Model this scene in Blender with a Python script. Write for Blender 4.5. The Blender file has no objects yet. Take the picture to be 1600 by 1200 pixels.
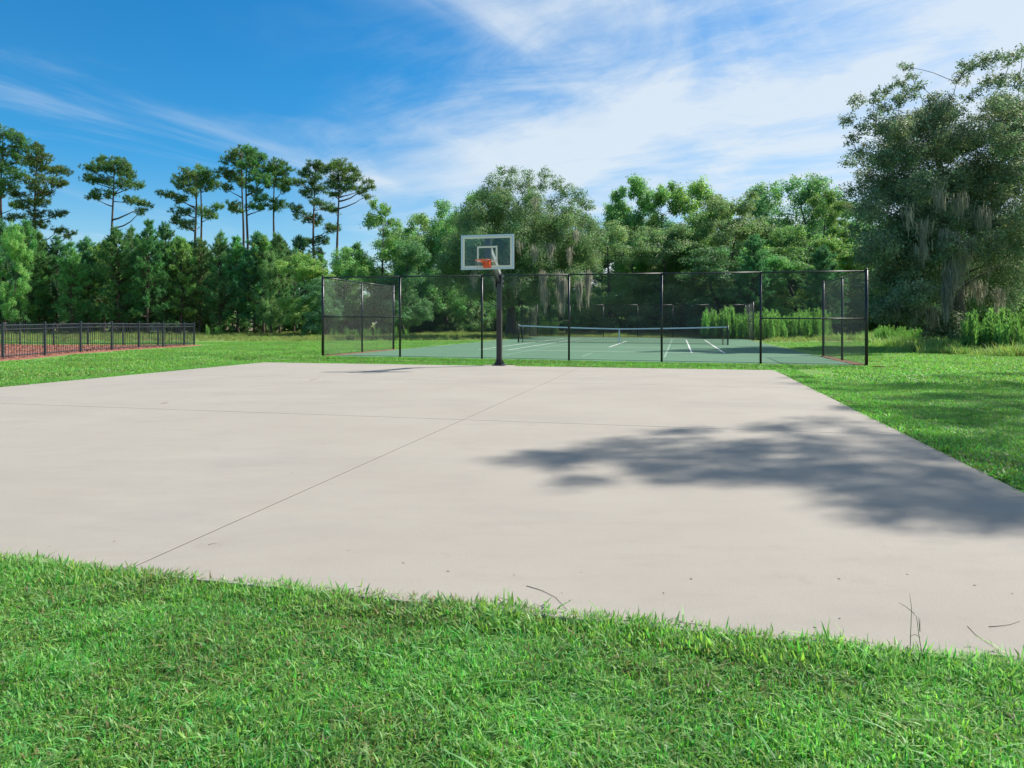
import bpy, math, random
import numpy as np
from mathutils import Vector, Matrix

# ------------------------------------------------------------------ camera, sky, sun, exposure
SC = bpy.context.scene
COL = SC.collection
R = math.radians
CAM_H = 1.3
cam_d = bpy.data.cameras.new("camera"); cam = bpy.data.objects.new("camera", cam_d); COL.objects.link(cam)
cam.location = (0, 0, CAM_H); cam.rotation_euler = (R(90), 0, 0)
cam_d.sensor_fit = 'HORIZONTAL'; cam_d.sensor_width = 36; cam_d.lens = 24.0
cam_d.shift_y = -95 / 1600
cam_d.clip_start = 0.05; cam_d.clip_end = 8000
SC.camera = cam

SUN_EL = R(43.7); SUN_AZ = R(64.0)          # azimuth clockwise from the viewing direction (+Y)
SUN = Vector((math.sin(SUN_AZ) * math.cos(SUN_EL), math.cos(SUN_AZ) * math.cos(SUN_EL), math.sin(SUN_EL)))
sd = bpy.data.lights.new("sun", 'SUN'); sd.energy = 4.5; sd.angle = R(0.9); sd.color = (1.0, 0.945, 0.865)
so = bpy.data.objects.new("sun", sd); COL.objects.link(so); so.location = (0, 0, 60)
so.rotation_euler = SUN.to_track_quat('Z', 'Y').to_euler()

W = bpy.data.worlds.new("World"); SC.world = W; W.use_nodes = True
def N(nt, t, **kw):
    n = nt.nodes.new(t)
    for k, v in kw.items():
        if k.startswith('i_'):
            n.inputs[k[2:].replace('_', ' ')].default_value = v
        else:
            setattr(n, k, v)
    return n
def build_world():
    nt = W.node_tree; nt.nodes.clear(); L = nt.links.new
    out = N(nt, 'ShaderNodeOutputWorld'); bg = N(nt, 'ShaderNodeBackground'); bg.inputs['Strength'].default_value = 0.128
    L(bg.outputs[0], out.inputs[0])
    sky = N(nt, 'ShaderNodeTexSky', sky_type='NISHITA', sun_disc=False, sun_elevation=SUN_EL, sun_rotation=SUN_AZ,
            altitude=10, air_density=1.0, dust_density=0.35, ozone_density=2.2)
    hs = N(nt, 'ShaderNodeHueSaturation'); hs.inputs['Saturation'].default_value = 1.72; hs.inputs['Value'].default_value = 0.74
    hs.inputs['Hue'].default_value = 0.496
    L(sky.outputs[0], hs.inputs['Color'])
    # thin cirrus on a flat layer far above the ground
    tc = N(nt, 'ShaderNodeTexCoord'); sep = N(nt, 'ShaderNodeSeparateXYZ'); L(tc.outputs['Generated'], sep.inputs[0])
    def M(op, a, b=None, c=None, clamp=False):
        m = N(nt, 'ShaderNodeMath', operation=op, use_clamp=clamp)
        for i, s in enumerate((a, b, c)):
            if s is None: continue
            if isinstance(s, (int, float)): m.inputs[i].default_value = s
            else: L(s, m.inputs[i])
        return m.outputs[0]
    z = M('ADD', M('MAXIMUM', sep.outputs[2], 0.0), 0.16)
    px = M('DIVIDE', sep.outputs[0], z); py = M('DIVIDE', sep.outputs[1], z)
    cmb = N(nt, 'ShaderNodeCombineXYZ'); L(px, cmb.inputs[0]); L(py, cmb.inputs[1])
    def noise(az, sc, loc, scale, detail, rough, dist):
        # az: compass direction (clockwise from the view) along which the cloud is drawn out
        vr = N(nt, 'ShaderNodeVectorRotate', rotation_type='Z_AXIS'); L(cmb.outputs[0], vr.inputs['Vector']); vr.inputs['Angle'].default_value = R(az)
        mp = N(nt, 'ShaderNodeMapping'); mp.inputs['Scale'].default_value = sc; mp.inputs['Location'].default_value = loc
        L(vr.outputs[0], mp.inputs[0])
        n = N(nt, 'ShaderNodeTexNoise'); n.inputs['Scale'].default_value = scale; n.inputs['Detail'].default_value = detail
        n.inputs['Roughness'].default_value = rough; n.inputs['Distortion'].default_value = dist
        L(mp.outputs[0], n.inputs['Vector']); return n.outputs[0]
    def ramp(v, a, b):
        mr = N(nt, 'ShaderNodeMapRange', interpolation_type='SMOOTHSTEP'); L(v, mr.inputs[0])
        mr.inputs[1].default_value = a; mr.inputs[2].default_value = b; return mr.outputs[0]
    big = noise(0, (1, 1, 1), (3.1, 1.7, 0), 0.7, 4, .55, .4)
    streak = noise(-52, (1.35, .55, 1), (5.5, 2.2, 0), 1.05, 8, .56, .6)
    fine = noise(-62, (1.7, .8, 1), (5.4, 0.3, 0), 2.8, 9, .66, 1.0)
    # a sheet of cirrus whose edge runs away from the viewer, left of it the sky is clear
    edge = M('ADD', M('ADD', px, M('MULTIPLY', py, 0.20)), M('MULTIPLY', M('SUBTRACT', big, .5), 1.5))
    sheet = ramp(edge, -0.35, 0.6)
    tex = M('ADD', M('MULTIPLY', streak, .76), M('MULTIPLY', fine, .30))
    a = M('MULTIPLY', ramp(tex, 0.37, 0.68), sheet)
    wisps = noise(38, (1.9, .65, 1), (2.1, 7.7, 0), 0.95, 8, .58, .6)
    b = M('MULTIPLY', ramp(wisps, 0.5, 0.78), 0.5)
    veil = M('MULTIPLY', ramp(edge, -.1, 2.3), 0.5)
    cov = M('MINIMUM', M('ADD', M('ADD', M('MULTIPLY', a, .78), b), veil), 0.88)
    # summer haze low over the horizon
    hz = N(nt, 'ShaderNodeMix', data_type='RGBA'); L(M('MULTIPLY', M('POWER', 2.718, M('MULTIPLY', M('MAXIMUM', sep.outputs[2], 0.0), -5.0)), .5), hz.inputs['Factor'])
    L(hs.outputs[0], hz.inputs['A']); hz.inputs['B'].default_value = (1.75, 2.5, 3.3, 1)
    mix = N(nt, 'ShaderNodeMix', data_type='RGBA'); L(cov, mix.inputs['Factor']); L(hz.outputs['Result'], mix.inputs['A'])
    mix.inputs['B'].default_value = (3.75, 4.12, 4.42, 1)
    L(mix.outputs['Result'], bg.inputs['Color'])
build_world()
vs = SC.view_settings; vs.view_transform = 'Standard'; vs.look = 'None'; vs.gamma = 1; vs.exposure = 0.72
vs.use_curve_mapping = False
cy = SC.cycles
cy.max_bounces = 7; cy.diffuse_bounces = 4; cy.glossy_bounces = 2; cy.transmission_bounces = 4; cy.transparent_max_bounces = 12
cy.sample_clamp_direct = 6; cy.sample_clamp_indirect = 4; cy.caustics_reflective = False; cy.caustics_refractive = False

# ------------------------------------------------------------------ helpers
F = 1067.0; HOR = 505.0                     # focal length and horizon of the photograph, used to estimate real positions
TH = R(13.75); CT, ST = math.cos(TH), math.sin(TH)
def uv(u, v, z=0.0):                        # court axes (u across, v away) to world
    return (u * CT + v * ST, -u * ST + v * CT, z)
def smooth(a, b, x):
    t = np.clip((np.asarray(x, float) - a) / (b - a), 0, 1); return t * t * (3 - 2 * t)
def tilt(u, v):                             # the tennis court drains to its right
    return -0.0054 * np.clip(u - 3.1, -16.5, 4.0) * smooth(20.3, 22.6, v) * (1 - smooth(66, 85, v)) * (1 - smooth(13, 30, np.abs(u + 3.6)))
def vnoise(x, y, s, seed=0):                # cheap smooth value noise
    x = np.asarray(x, float) / s + seed * 17.3; y = np.asarray(y, float) / s + seed * 9.1
    xi = np.floor(x); yi = np.floor(y); fx = x - xi; fy = y - yi
    fx = fx * fx * (3 - 2 * fx); fy = fy * fy * (3 - 2 * fy)
    h = lambda a, b: (np.sin(a * 127.1 + b * 311.7) * 43758.5453) % 1.0
    return (h(xi, yi) * (1 - fx) + h(xi + 1, yi) * fx) * (1 - fy) + (h(xi, yi + 1) * (1 - fx) + h(xi + 1, yi + 1) * fx) * fy
SLAB = (-13.4, 2.57, 2.985, 20.1)
def gz(x, y):                               # height of the lawn
    x = np.asarray(x, float); y = np.asarray(y, float)
    u = x * CT - y * ST; v = x * ST + y * CT
    z = -0.024 + tilt(u, v)
    z = z + (vnoise(x, y, 2.3, 1) - .5) * 0.025 * smooth(4.5, 9, np.hypot(x, y))
    far = smooth(44, 60, y)
    z = z + far * (0.25 * (vnoise(x, y, 9, 2) - .35)) * (1 - smooth(66, 68, v) * 0) * smooth(0.8, 3, np.maximum(np.abs(u + 3.6) - 10.5, v - 64.5))
    return z

def link(o, parent=None):
    COL.objects.link(o)
    if parent is not None: o.parent = parent
    return o
def tag(o, label=None, cat=None, group=None, kind=None):
    if label: o['label'] = label
    if cat: o['category'] = cat
    if group: o['group'] = group
    if kind: o['kind'] = kind
    return o
def empty(name, loc=(0, 0, 0), rz=0.0):
    o = bpy.data.objects.new(name, None); o.location = loc; o.rotation_euler = (0, 0, rz); o.empty_display_size = .2
    return link(o)
class MB:
    """collects polygons of one mesh"""
    def __init__(s): s.v = []; s.f = []
    def add(s, vs, fs):
        b = len(s.v); s.v.extend([tuple(p) for p in vs]); s.f.extend([tuple(b + i for i in f) for f in fs]); return s
    def box(s, x0, x1, y0, y1, z0, z1, m=None):
        vs = [(x, y, z) for z in (z0, z1) for y in (y0, y1) for x in (x0, x1)]
        if m is not None: vs = [m @ Vector(p) for p in vs]
        return s.add(vs, [(0, 2, 3, 1), (4, 5, 7, 6), (0, 1, 5, 4), (1, 3, 7, 5), (3, 2, 6, 7), (2, 0, 4, 6)])
    def bevel_box(s, x0, x1, y0, y1, z0, z1, b):
        # chamfered upper edges
        r0 = [(x0, y0, z0), (x1, y0, z0), (x1, y1, z0), (x0, y1, z0)]
        r1 = [(x, y, z1 - b) for x, y, _ in r0]
        r2 = [(x0 + b, y0 + b, z1), (x1 - b, y0 + b, z1), (x1 - b, y1 - b, z1), (x0 + b, y1 - b, z1)]
        fs = []
        for a in (0, 4):
            for i in range(4): fs.append((a + i, a + (i + 1) % 4, a + 4 + (i + 1) % 4, a + 4 + i))
        fs += [(8, 9, 10, 11), (3, 2, 1, 0)]
        return s.add(r0 + r1 + r2, fs)
    def tube(s, pts, rad, n=8, cap=True):
        pts = [Vector(p) for p in pts]
        if not hasattr(rad, '__len__'): rad = [rad] * len(pts)
        b = len(s.v); prev = None
        for i, p in enumerate(pts):
            t = (pts[min(i + 1, len(pts) - 1)] - pts[max(i - 1, 0)]).normalized()
            if prev is None:
                a = Vector((0, 0, 1)) if abs(t.z) < .9 else Vector((1, 0, 0))
                x = t.cross(a).normalized()
            else:
                x = (prev - t * prev.dot(t)).normalized()
            prev = x; y = t.cross(x)
            for k in range(n):
                an = 2 * math.pi * k / n
                s.v.append(tuple(p + (x * math.cos(an) + y * math.sin(an)) * rad[i]))
        for i in range(len(pts) - 1):
            for k in range(n):
                s.f.append((b + i * n + k, b + i * n + (k + 1) % n, b + (i + 1) * n + (k + 1) % n, b + (i + 1) * n + k))
        if cap:
            s.f.append(tuple(b + k for k in reversed(range(n)))); e = b + (len(pts) - 1) * n
            s.f.append(tuple(e + k for k in range(n)))
        return s
    def mesh(s, name, mat, smooth_=False):
        me = bpy.data.meshes.new(name); me.from_pydata(s.v, [], s.f); me.update()
        if mat: me.materials.append(mat)
        if smooth_:
            me.polygons.foreach_set('use_smooth', np.ones(len(me.polygons), dtype=bool))
        return me
    def obj(s, name, mat, parent=None, smooth_=False, loc=None):
        o = bpy.data.objects.new(name, s.mesh(name, mat, smooth_))
        if loc is not None: o.location = loc
        return link(o, parent)
def inst(name, me, parent=None, loc=(0, 0, 0), rot=(0, 0, 0), scale=(1, 1, 1)):
    o = bpy.data.objects.new(name, me); o.location = loc; o.rotation_euler = rot; o.scale = scale
    return link(o, parent)
def np_mesh(name, V, k, mat, col=None, smooth_=False):
    """V: (n*k,3) vertices of n separate k-gons; col: (n,3) tint of each"""
    V = np.ascontiguousarray(V, dtype=np.float32); n = len(V) // k
    me = bpy.data.meshes.new(name)
    me.vertices.add(n * k); me.vertices.foreach_set('co', V.ravel())
    me.loops.add(n * k); me.loops.foreach_set('vertex_index', np.arange(n * k, dtype=np.int32))
    me.polygons.add(n); me.polygons.foreach_set('loop_start', np.arange(0, n * k, k, dtype=np.int32))
    if col is not None:
        at = me.attributes.new('tint', 'FLOAT_COLOR', 'POINT')
        c = np.ones((n * k, 4), np.float32); c[:, :3] = np.repeat(col, k, axis=0); at.data.foreach_set('color', c.ravel())
    me.update(calc_edges=True)
    if mat: me.materials.append(mat)
    return me

# ------------------------------------------------------------------ materials
def mat_new(name):
    m = bpy.data.materials.new(name); m.use_nodes = True; nt = m.node_tree; nt.nodes.clear()
    out = N(nt, 'ShaderNodeOutputMaterial'); return m, nt, out
def pbr(name, col, rough=.6, metal=0.0, spec=.5, var=0.0, vscale=3.0, bump=0.0, bscale=60.0, col2=None):
    m, nt, out = mat_new(name); L = nt.links.new
    p = N(nt, 'ShaderNodeBsdfPrincipled'); p.inputs['Base Color'].default_value = (*col, 1); p.inputs['Roughness'].default_value = rough
    p.inputs['Metallic'].default_value = metal; p.inputs['Specular IOR Level'].default_value = spec
    L(p.outputs[0], out.inputs[0])
    tc = N(nt, 'ShaderNodeTexCoord')
    if var > 0 or col2:
        n = N(nt, 'ShaderNodeTexNoise'); n.inputs['Scale'].default_value = vscale; n.inputs['Detail'].default_value = 6; n.inputs['Roughness'].default_value = .65
        L(tc.outputs['Object'], n.inputs['Vector'])
        mr = N(nt, 'ShaderNodeMapRange'); L(n.outputs[0], mr.inputs[0]); mr.inputs[1].default_value = .3; mr.inputs[2].default_value = .7
        mx = N(nt, 'ShaderNodeMix', data_type='RGBA'); L(mr.outputs[0], mx.inputs['Factor'])
        c2 = col2 or tuple(min(1, c * (1 + var)) for c in col); c1 = col if col2 else tuple(c * (1 - var) for c in col)
        mx.inputs['A'].default_value = (*c1, 1); mx.inputs['B'].default_value = (*c2, 1)
        L(mx.outputs['Result'], p.inputs['Base Color'])
    if bump > 0:
        n2 = N(nt, 'ShaderNodeTexNoise'); n2.inputs['Scale'].default_value = bscale; n2.inputs['Detail'].default_value = 5
        L(tc.outputs['Object'], n2.inputs['Vector'])
        b = N(nt, 'ShaderNodeBump'); b.inputs['Strength'].default_value = bump; b.inputs['Distance'].default_value = .01
        L(n2.outputs[0], b.inputs['Height']); L(b.outputs[0], p.inputs['Normal'])
    return m
def leaf_mat(name, rough=.5, trans=.35, tcol=(1.25, 1.25, .5), spec=.4, hue=.03, val=.25):
    """leaf tint comes from the mesh; each plant differs a little; light shines through"""
    m, nt, out = mat_new(name); L = nt.links.new
    at = N(nt, 'ShaderNodeAttribute', attribute_name='tint'); oi = N(nt, 'ShaderNodeObjectInfo')
    hs = N(nt, 'ShaderNodeHueSaturation'); L(at.outputs['Color'], hs.inputs['Color'])
    a = N(nt, 'ShaderNodeMapRange'); L(oi.outputs['Random'], a.inputs[0]); a.inputs[3].default_value = .5 - hue; a.inputs[4].default_value = .5 + hue
    L(a.outputs[0], hs.inputs['Hue'])
    mu = N(nt, 'ShaderNodeMath', operation='MULTIPLY'); L(oi.outputs['Random'], mu.inputs[0]); mu.inputs[1].default_value = 7.31
    fr = N(nt, 'ShaderNodeMath', operation='FRACT'); L(mu.outputs[0], fr.inputs[0])
    v = N(nt, 'ShaderNodeMapRange'); L(fr.outputs[0], v.inputs[0]); v.inputs[3].default_value = 1 - val; v.inputs[4].default_value = 1 + val
    L(v.outputs[0], hs.inputs['Value'])
    p = N(nt, 'ShaderNodeBsdfPrincipled'); p.inputs['Roughness'].default_value = rough; p.inputs['Specular IOR Level'].default_value = spec
    L(hs.outputs[0], p.inputs['Base Color'])
    t = N(nt, 'ShaderNodeBsdfTranslucent'); mc = N(nt, 'ShaderNodeMix', data_type='RGBA', blend_type='MULTIPLY'); mc.inputs['Factor'].default_value = 1
    L(hs.outputs[0], mc.inputs['A']); mc.inputs['B'].default_value = (*tcol, 1); L(mc.outputs['Result'], t.inputs['Color'])
    mx = N(nt, 'ShaderNodeMixShader'); mx.inputs[0].default_value = trans
    L(p.outputs[0], mx.inputs[1]); L(t.outputs[0], mx.inputs[2]); L(mx.outputs[0], out.inputs[0])
    return m

def ground_mat():
    m, nt, out = mat_new('lawn'); L = nt.links.new
    p = N(nt, 'ShaderNodeBsdfPrincipled'); p.inputs['Roughness'].default_value = .9; p.inputs['Specular IOR Level'].default_value = .15
    L(p.outputs[0], out.inputs[0])
    g = N(nt, 'ShaderNodeNewGeometry')
    def noise(scale, det=6, rough=.6, vec=None, sc=None):
        n = N(nt, 'ShaderNodeTexNoise'); n.inputs['Scale'].default_value = scale; n.inputs['Detail'].default_value = det; n.inputs['Roughness'].default_value = rough
        if sc:
            mp = N(nt, 'ShaderNodeMapping'); mp.inputs['Scale'].default_value = sc; L(g.outputs['Position'], mp.inputs[0]); L(mp.outputs[0], n.inputs['Vector'])
        else: L(g.outputs['Position'], n.inputs['Vector'])
        return n.outputs[0]
    def rng(v, a, b, c=0, d=1):
        r = N(nt, 'ShaderNodeMapRange'); L(v, r.inputs[0]); r.inputs[1].default_value = a; r.inputs[2].default_value = b; r.inputs[3].default_value = c; r.inputs[4].default_value = d
        return r.outputs[0]
    def mix(f, a, b):
        x = N(nt, 'ShaderNodeMix', data_type='RGBA'); L(f, x.inputs['Factor'])
        for s, k in ((a, 'A'), (b, 'B')):
            if isinstance(s, tuple): x.inputs[k].default_value = (*s, 1)
            else: L(s, x.inputs[k])
        return x.outputs['Result']
    c = mix(rng(noise(0.35), .3, .7), (.14, .30, .06), (.175, .34, .07))
    c = mix(rng(noise(28, 8, .8), .35, .75), c, (.2, .36, .085))
    c = mix(rng(noise(60, 6, .8), .58, .8), c, (.08, .18, .035))
    c = mix(rng(noise(1.1, 5, .6, sc=(.35, 1.3, 1)), .55, .8, 0, .5), c, (.27, .33, .10))
    # the rough beyond the mown lawn
    a = N(nt, 'ShaderNodeSeparateXYZ'); L(g.outputs['Position'], a.inputs[0])
    rough = rng(a.outputs[1], 47.0, 50.0)
    c2 = mix(rng(noise(.5), .35, .65), (.16, .24, .055), (.21, .26, .085))
    c2 = mix(rng(noise(.16, 4), .56, .72), c2, (.24, .19, .11))
    c = mix(rough, c, c2)
    L(c, p.inputs['Base Color'])
    b = N(nt, 'ShaderNodeBump'); b.inputs['Strength'].default_value = .9; b.inputs['Distance'].default_value = .05
    L(noise(40, 6, .8), b.inputs['Height']); L(b.outputs[0], p.inputs['Normal'])
    return m
def concrete_mat():
    m, nt, out = mat_new('concrete'); L = nt.links.new
    p = N(nt, 'ShaderNodeBsdfPrincipled'); p.inputs['Roughness'].default_value = .85; p.inputs['Specular IOR Level'].default_value = .25
    L(p.outputs[0], out.inputs[0]); g = N(nt, 'ShaderNodeNewGeometry'); oi = N(nt, 'ShaderNodeObjectInfo')
    def noise(scale, det=6, rough=.6, sc=None, rot=0):
        n = N(nt, 'ShaderNodeTexNoise'); n.inputs['Scale'].default_value = scale; n.inputs['Detail'].default_value = det; n.inputs['Roughness'].default_value = rough
        mp = N(nt, 'ShaderNodeMapping'); mp.inputs['Scale'].default_value = sc or (1, 1, 1); mp.inputs['Rotation'].default_value = (0, 0, rot)
        L(g.outputs['Position'], mp.inputs[0]); L(mp.outputs[0], n.inputs['Vector']); return n.outputs[0]
    def rng(v, a, b, c=0, d=1):
        r = N(nt, 'ShaderNodeMapRange'); L(v, r.inputs[0]); r.inputs[1].default_value = a; r.inputs[2].default_value = b; r.inputs[3].default_value = c; r.inputs[4].default_value = d
        return r.outputs[0]
    def mix(f, a, b):
        x = N(nt, 'ShaderNodeMix', data_type='RGBA'); L(f, x.inputs['Factor'])
        for s, k in ((a, 'A'), (b, 'B')):
            if isinstance(s, tuple): x.inputs[k].default_value = (*s, 1)
            else: L(s, x.inputs[k])
        return x.outputs['Result']
    c = mix(rng(noise(.55, 5), .3, .7), (.356, .322, .270), (.402, .367, .310))
    c = mix(rng(noise(1.3, 6, .7, (1, 4, 1), TH), .52, .78, 0, .55), c, (.31, .27, .225))
    c = mix(rng(noise(.28, 7, .7, (1, 2.2, 1), TH), .5, .68, 0, .6), c, (.30, .275, .245))
    c = mix(rng(noise(2.1, 8, .78, (.35, 3.2, 1), TH), .5, .72, 0, .5), c, (.37, .335, .285))
    c = mix(rng(noise(.9, 9, .8), .58, .72, 0, .5), c, (.265, .235, .2))
    c = mix(rng(noise(3.2, 7, .75), .6, .8, 0, .6), c, (.285, .255, .22))
    c = mix(rng(noise(120, 5, .85), .44, .72, 0, .75), c, (.24, .21, .18))
    c = mix(rng(noise(260, 3, .8), .6, .8, 0, .6), c, (.44, .40, .35))
    v = N(nt, 'ShaderNodeTexVoronoi'); v.inputs['Scale'].default_value = 3.1; v.inputs['Randomness'].default_value = 1
    L(g.outputs['Position'], v.inputs['Vector'])
    c = mix(rng(v.outputs['Distance'], .012, .03, .75, 0), c, (.14, .12, .10))
    L(c, p.inputs['Base Color'])
    b = N(nt, 'ShaderNodeBump'); b.inputs['Strength'].default_value = .55; b.inputs['Distance'].default_value = .006
    L(noise(150, 5, .75, (1, 2.2, 1), TH), b.inputs['Height']); L(b.outputs[0], p.inputs['Normal'])
    return m

M_GROUND = ground_mat(); M_CONC = concrete_mat()
M_JOINT = pbr('joint', (.125, .112, .098), .95)
M_COURT = pbr('court_green', (.115, .215, .135), .85, spec=.1, var=.09, vscale=.5, bump=.15, bscale=200)
M_LINE = pbr('court_white', (.68, .69, .66), .7, var=.06)
M_LINE2 = pbr('court_pale_green', (.24, .36, .26), .75)
M_BLACK = pbr('black_vinyl', (.014, .015, .018), .38, spec=.5)
M_WIRE = pbr('wire_vinyl', (.15, .145, .135), .4, spec=.6)
M_IRON = pbr('black_iron', (.028, .033, .045), .35, spec=.6)
M_POLE = pbr('pole_paint', (.024, .027, .036), .32, spec=.6)
M_PAD = pbr('pole_pad', (.045, .040, .037), .6, spec=.3)
M_ALU = pbr('aluminium', (.55, .57, .6), .35, metal=.7)
M_GALV = pbr('zinc', (.5, .52, .54), .4, metal=.6)
M_CREAM = pbr('cream_paint', (.72, .72, .58), .6)
M_ORANGE = pbr('orange_paint', (.72, .13, .035), .45)
M_NETW = pbr('white_tape', (.66, .69, .74), .7)
M_NETB = pbr('black_cord', (.012, .013, .016), .8)
M_STRING = pbr('old_string', (.35, .33, .28), .8)
M_BARK = pbr('pine_bark', (.15, .105, .085), .95, col2=(.07, .05, .042), vscale=4, bump=.8, bscale=9)
M_OAK = pbr('oak_bark', (.105, .09, .078), .95, col2=(.05, .042, .036), vscale=5, bump=.8, bscale=14)
M_MULCH = pbr('red_mulch', (.30, .125, .078), .9, col2=(.2, .08, .052), vscale=9, bump=1, bscale=30)
M_STRAW = pbr('pine_straw', (.26, .125, .06), .95, col2=(.14, .07, .035), vscale=14, bump=1, bscale=50)
M_SAND = pbr('pale_dirt', (.36, .32, .28), .95, col2=(.24, .22, .17), vscale=2, bump=.4, bscale=30)
M_TWIG = pbr('dry_twig', (.16, .12, .09), .8)
M_LEAF = leaf_mat('broad_leaf', .55, .45, (1.15, 1.3, .75), .35)
M_NEEDLE = leaf_mat('needles', .5, .35, (1.15, 1.3, .75), .35)
M_OAKLEAF = leaf_mat('oak_leaf', .6, .4, (1.1, 1.2, .8), .35, hue=.01, val=.08)
M_GRASS = leaf_mat('grass_blade', .5, .46, (1.15, 1.38, .75), .4, hue=.014, val=.16)
M_MOSS = leaf_mat('hanging_moss', .9, .45, (1.1, 1.05, .9), .1, hue=.01, val=.1)
def glass_mat():
    m, nt, out = mat_new('clear_glass'); L = nt.links.new
    t = N(nt, 'ShaderNodeBsdfTransparent'); t.inputs[0].default_value = (.95, .97, .96, 1)
    g = N(nt, 'ShaderNodeBsdfGlossy'); g.inputs['Roughness'].default_value = .08; g.inputs['Color'].default_value = (.8, .85, .88, 1)
    x = N(nt, 'ShaderNodeMixShader'); x.inputs[0].default_value = .03
    L(t.outputs[0], x.inputs[1]); L(g.outputs[0], x.inputs[2]); L(x.outputs[0], out.inputs[0]); return m
M_GLASS = glass_mat()

# ------------------------------------------------------------------ the ground
def build_ground():
    a = np.concatenate([-np.geomspace(2500, 70, 26), np.arange(-66, -30, 2.0), np.arange(-30, 34, .5), np.arange(34, 72, 2.0), np.geomspace(74, 2500, 26)])
    b = np.concatenate([-np.geomspace(600, 4, 12), np.arange(-3, 32, .5), np.arange(32, 100, 1.5), np.geomspace(102, 4000, 26)])
    X, Y = np.meshgrid(a, b); Z = gz(X, Y)
    u = X * CT - Y * ST; v = X * ST + Y * CT
    inside = (u > SLAB[0] + .55) & (u < SLAB[1] - .55) & (v > SLAB[2] + .55) & (v < SLAB[3] - .55)
    Z[inside] -= .2
    tin = (u > -12.0) & (u < 4.9) & (v > 23.3) & (v < 61.3)
    Z[tin] = Z[tin] - .15
    nx, ny = len(a), len(b)
    V = np.stack([X, Y, Z], -1).reshape(-1, 3)
    i = np.arange((ny - 1) * nx).reshape(ny - 1, nx)[:, :-1].ravel()
    Fc = np.stack([i, i + 1, i + nx + 1, i + nx], -1)
    me = bpy.data.meshes.new('ground'); me.from_pydata(V.tolist(), [], Fc.tolist()); me.materials.append(M_GROUND)
    me.polygons.foreach_set('use_smooth', np.ones(len(me.polygons), dtype=bool)); me.update()
    o = inst('ground', me); tag(o, 'mown green lawn running back to a rough meadow and trees', kind='structure')
build_ground()

def build_slab():
    root = empty('concrete_court', uv(0, 0, 0), -TH)
    tag(root, 'large pale concrete basketball court cut by sawn joints', kind='structure')
    U = [-13.4, -8.12, -2.83, 2.57]; Vv = [2.985, 8.78, 14.72, 20.1]; g = .008
    MB().box(U[0] + .03, U[-1] - .03, Vv[0] + .03, Vv[-1] - .03, -.15, -.0025).obj('joint_filler', M_JOINT, root)
    for i in range(3):
        for j in range(3):
            gg = g if (j < 2) else g
            b = MB().bevel_box(U[i] + (gg if i else 0), U[i + 1] - (gg if i < 2 else 0), Vv[j] + (g if j else 0), Vv[j + 1] - (g if j < 2 else 0), -.14, 0, .0015)
            b.obj('slab', M_CONC, root)
    # small pad the post stands on
    MB().bevel_box(-5.9, -4.85, 20.104, 20.62, -.12, -.004, .01).obj('post_footing', M_CONC, root)
build_slab()

COURT_C = -3.58
def tz(u, v): return float(tilt(u, v))
def build_tennis():
    root = empty('tennis_court', uv(0, 0, 0), -TH)
    tag(root, 'green hard tennis court with white lines behind the chain link fence', kind='structure')
    def sheet(name, u0, u1, v0, v1, dz, mat):
        us = np.linspace(u0, u1, max(2, int(abs(u1 - u0) / 1.5) + 2)); vs_ = np.linspace(v0, v1, max(2, int(abs(v1 - v0) / 1.5) + 2))
        m = MB(); n = len(us)
        m.v = [(a, b, tz(a, b) + dz) for b in vs_ for a in us]
        m.f = [(j * n + i, j * n + i + 1, (j + 1) * n + i + 1, (j + 1) * n + i) for j in range(len(vs_) - 1) for i in range(n - 1)]
        return m.obj(name, mat, root)
    s = MB()
    sheet('playing_surface', -12.55, 5.38, 22.86, 61.85, 0.0, M_COURT)
    c = COURT_C; w = .042; nv = 42.5; hb = 11.885
    def ln(u0, u1, v0, v1, mat=M_LINE, dz=.005): sheet('court_line', u0, u1, v0, v1, dz, mat)
    for s_ in (-1, 1):
        ln(c + s_ * 5.485 - w, c + s_ * 5.485 + w, nv - hb, nv + hb)
        ln(c + s_ * 4.115 - w, c + s_ * 4.115 + w, nv - hb, nv + hb)
        ln(c - 5.485, c + 5.485, nv + s_ * hb - .05, nv + s_ * hb + .05, dz=.009)
        ln(c - 4.115, c + 4.115, nv + s_ * 6.4 - .045, nv + s_ * 6.4 + .045, dz=.009)
        ln(c + s_ * 3.05 - w * .8, c + s_ * 3.05 + w * .8, 26.0, 57.5, M_LINE2, .0055)
    ln(c - w, c + w, nv - 6.4, nv + 6.4)
    ln(c - w * .8, c + w * .8, 26.0, 28.9, M_LINE2)
build_tennis()

# ------------------------------------------------------------------ chain link fences
def chain_mesh(L, H, cell=.076, r=.0015):
    """woven diamond wire over a bay L long, H high, in the local x-z plane"""
    m = MB(); sp = cell
    def bar(x0, z0, x1, z1, yo):
        d = Vector((x1 - x0, 0, z1 - z0)); 
        if d.length < .02: return
        n = Vector((-d.z, 0, d.x)).normalized() * r; y = Vector((0, r, 0))
        p0 = Vector((x0, yo, z0)); p1 = Vector((x1, yo, z1))
        vs_ = [p0 + n, p0 - n * .5 + y * .87, p0 - n * .5 - y * .87, p1 + n, p1 - n * .5 + y * .87, p1 - n * .5 - y * .87]
        m.add(vs_, [(0, 1, 4, 3), (1, 2, 5, 4), (2, 0, 3, 5)])
    k = -H
    while k < L:
        a, b = max(k, 0), min(k + H, L)
        if b > a:
            bar(a, a - k, b, b - k, .002)                 # rising to the right
            bar(a, H - (a - k), b, H - (b - k), -.002)    # falling to the right
        k += sp
    return m
FH = 2.9
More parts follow.
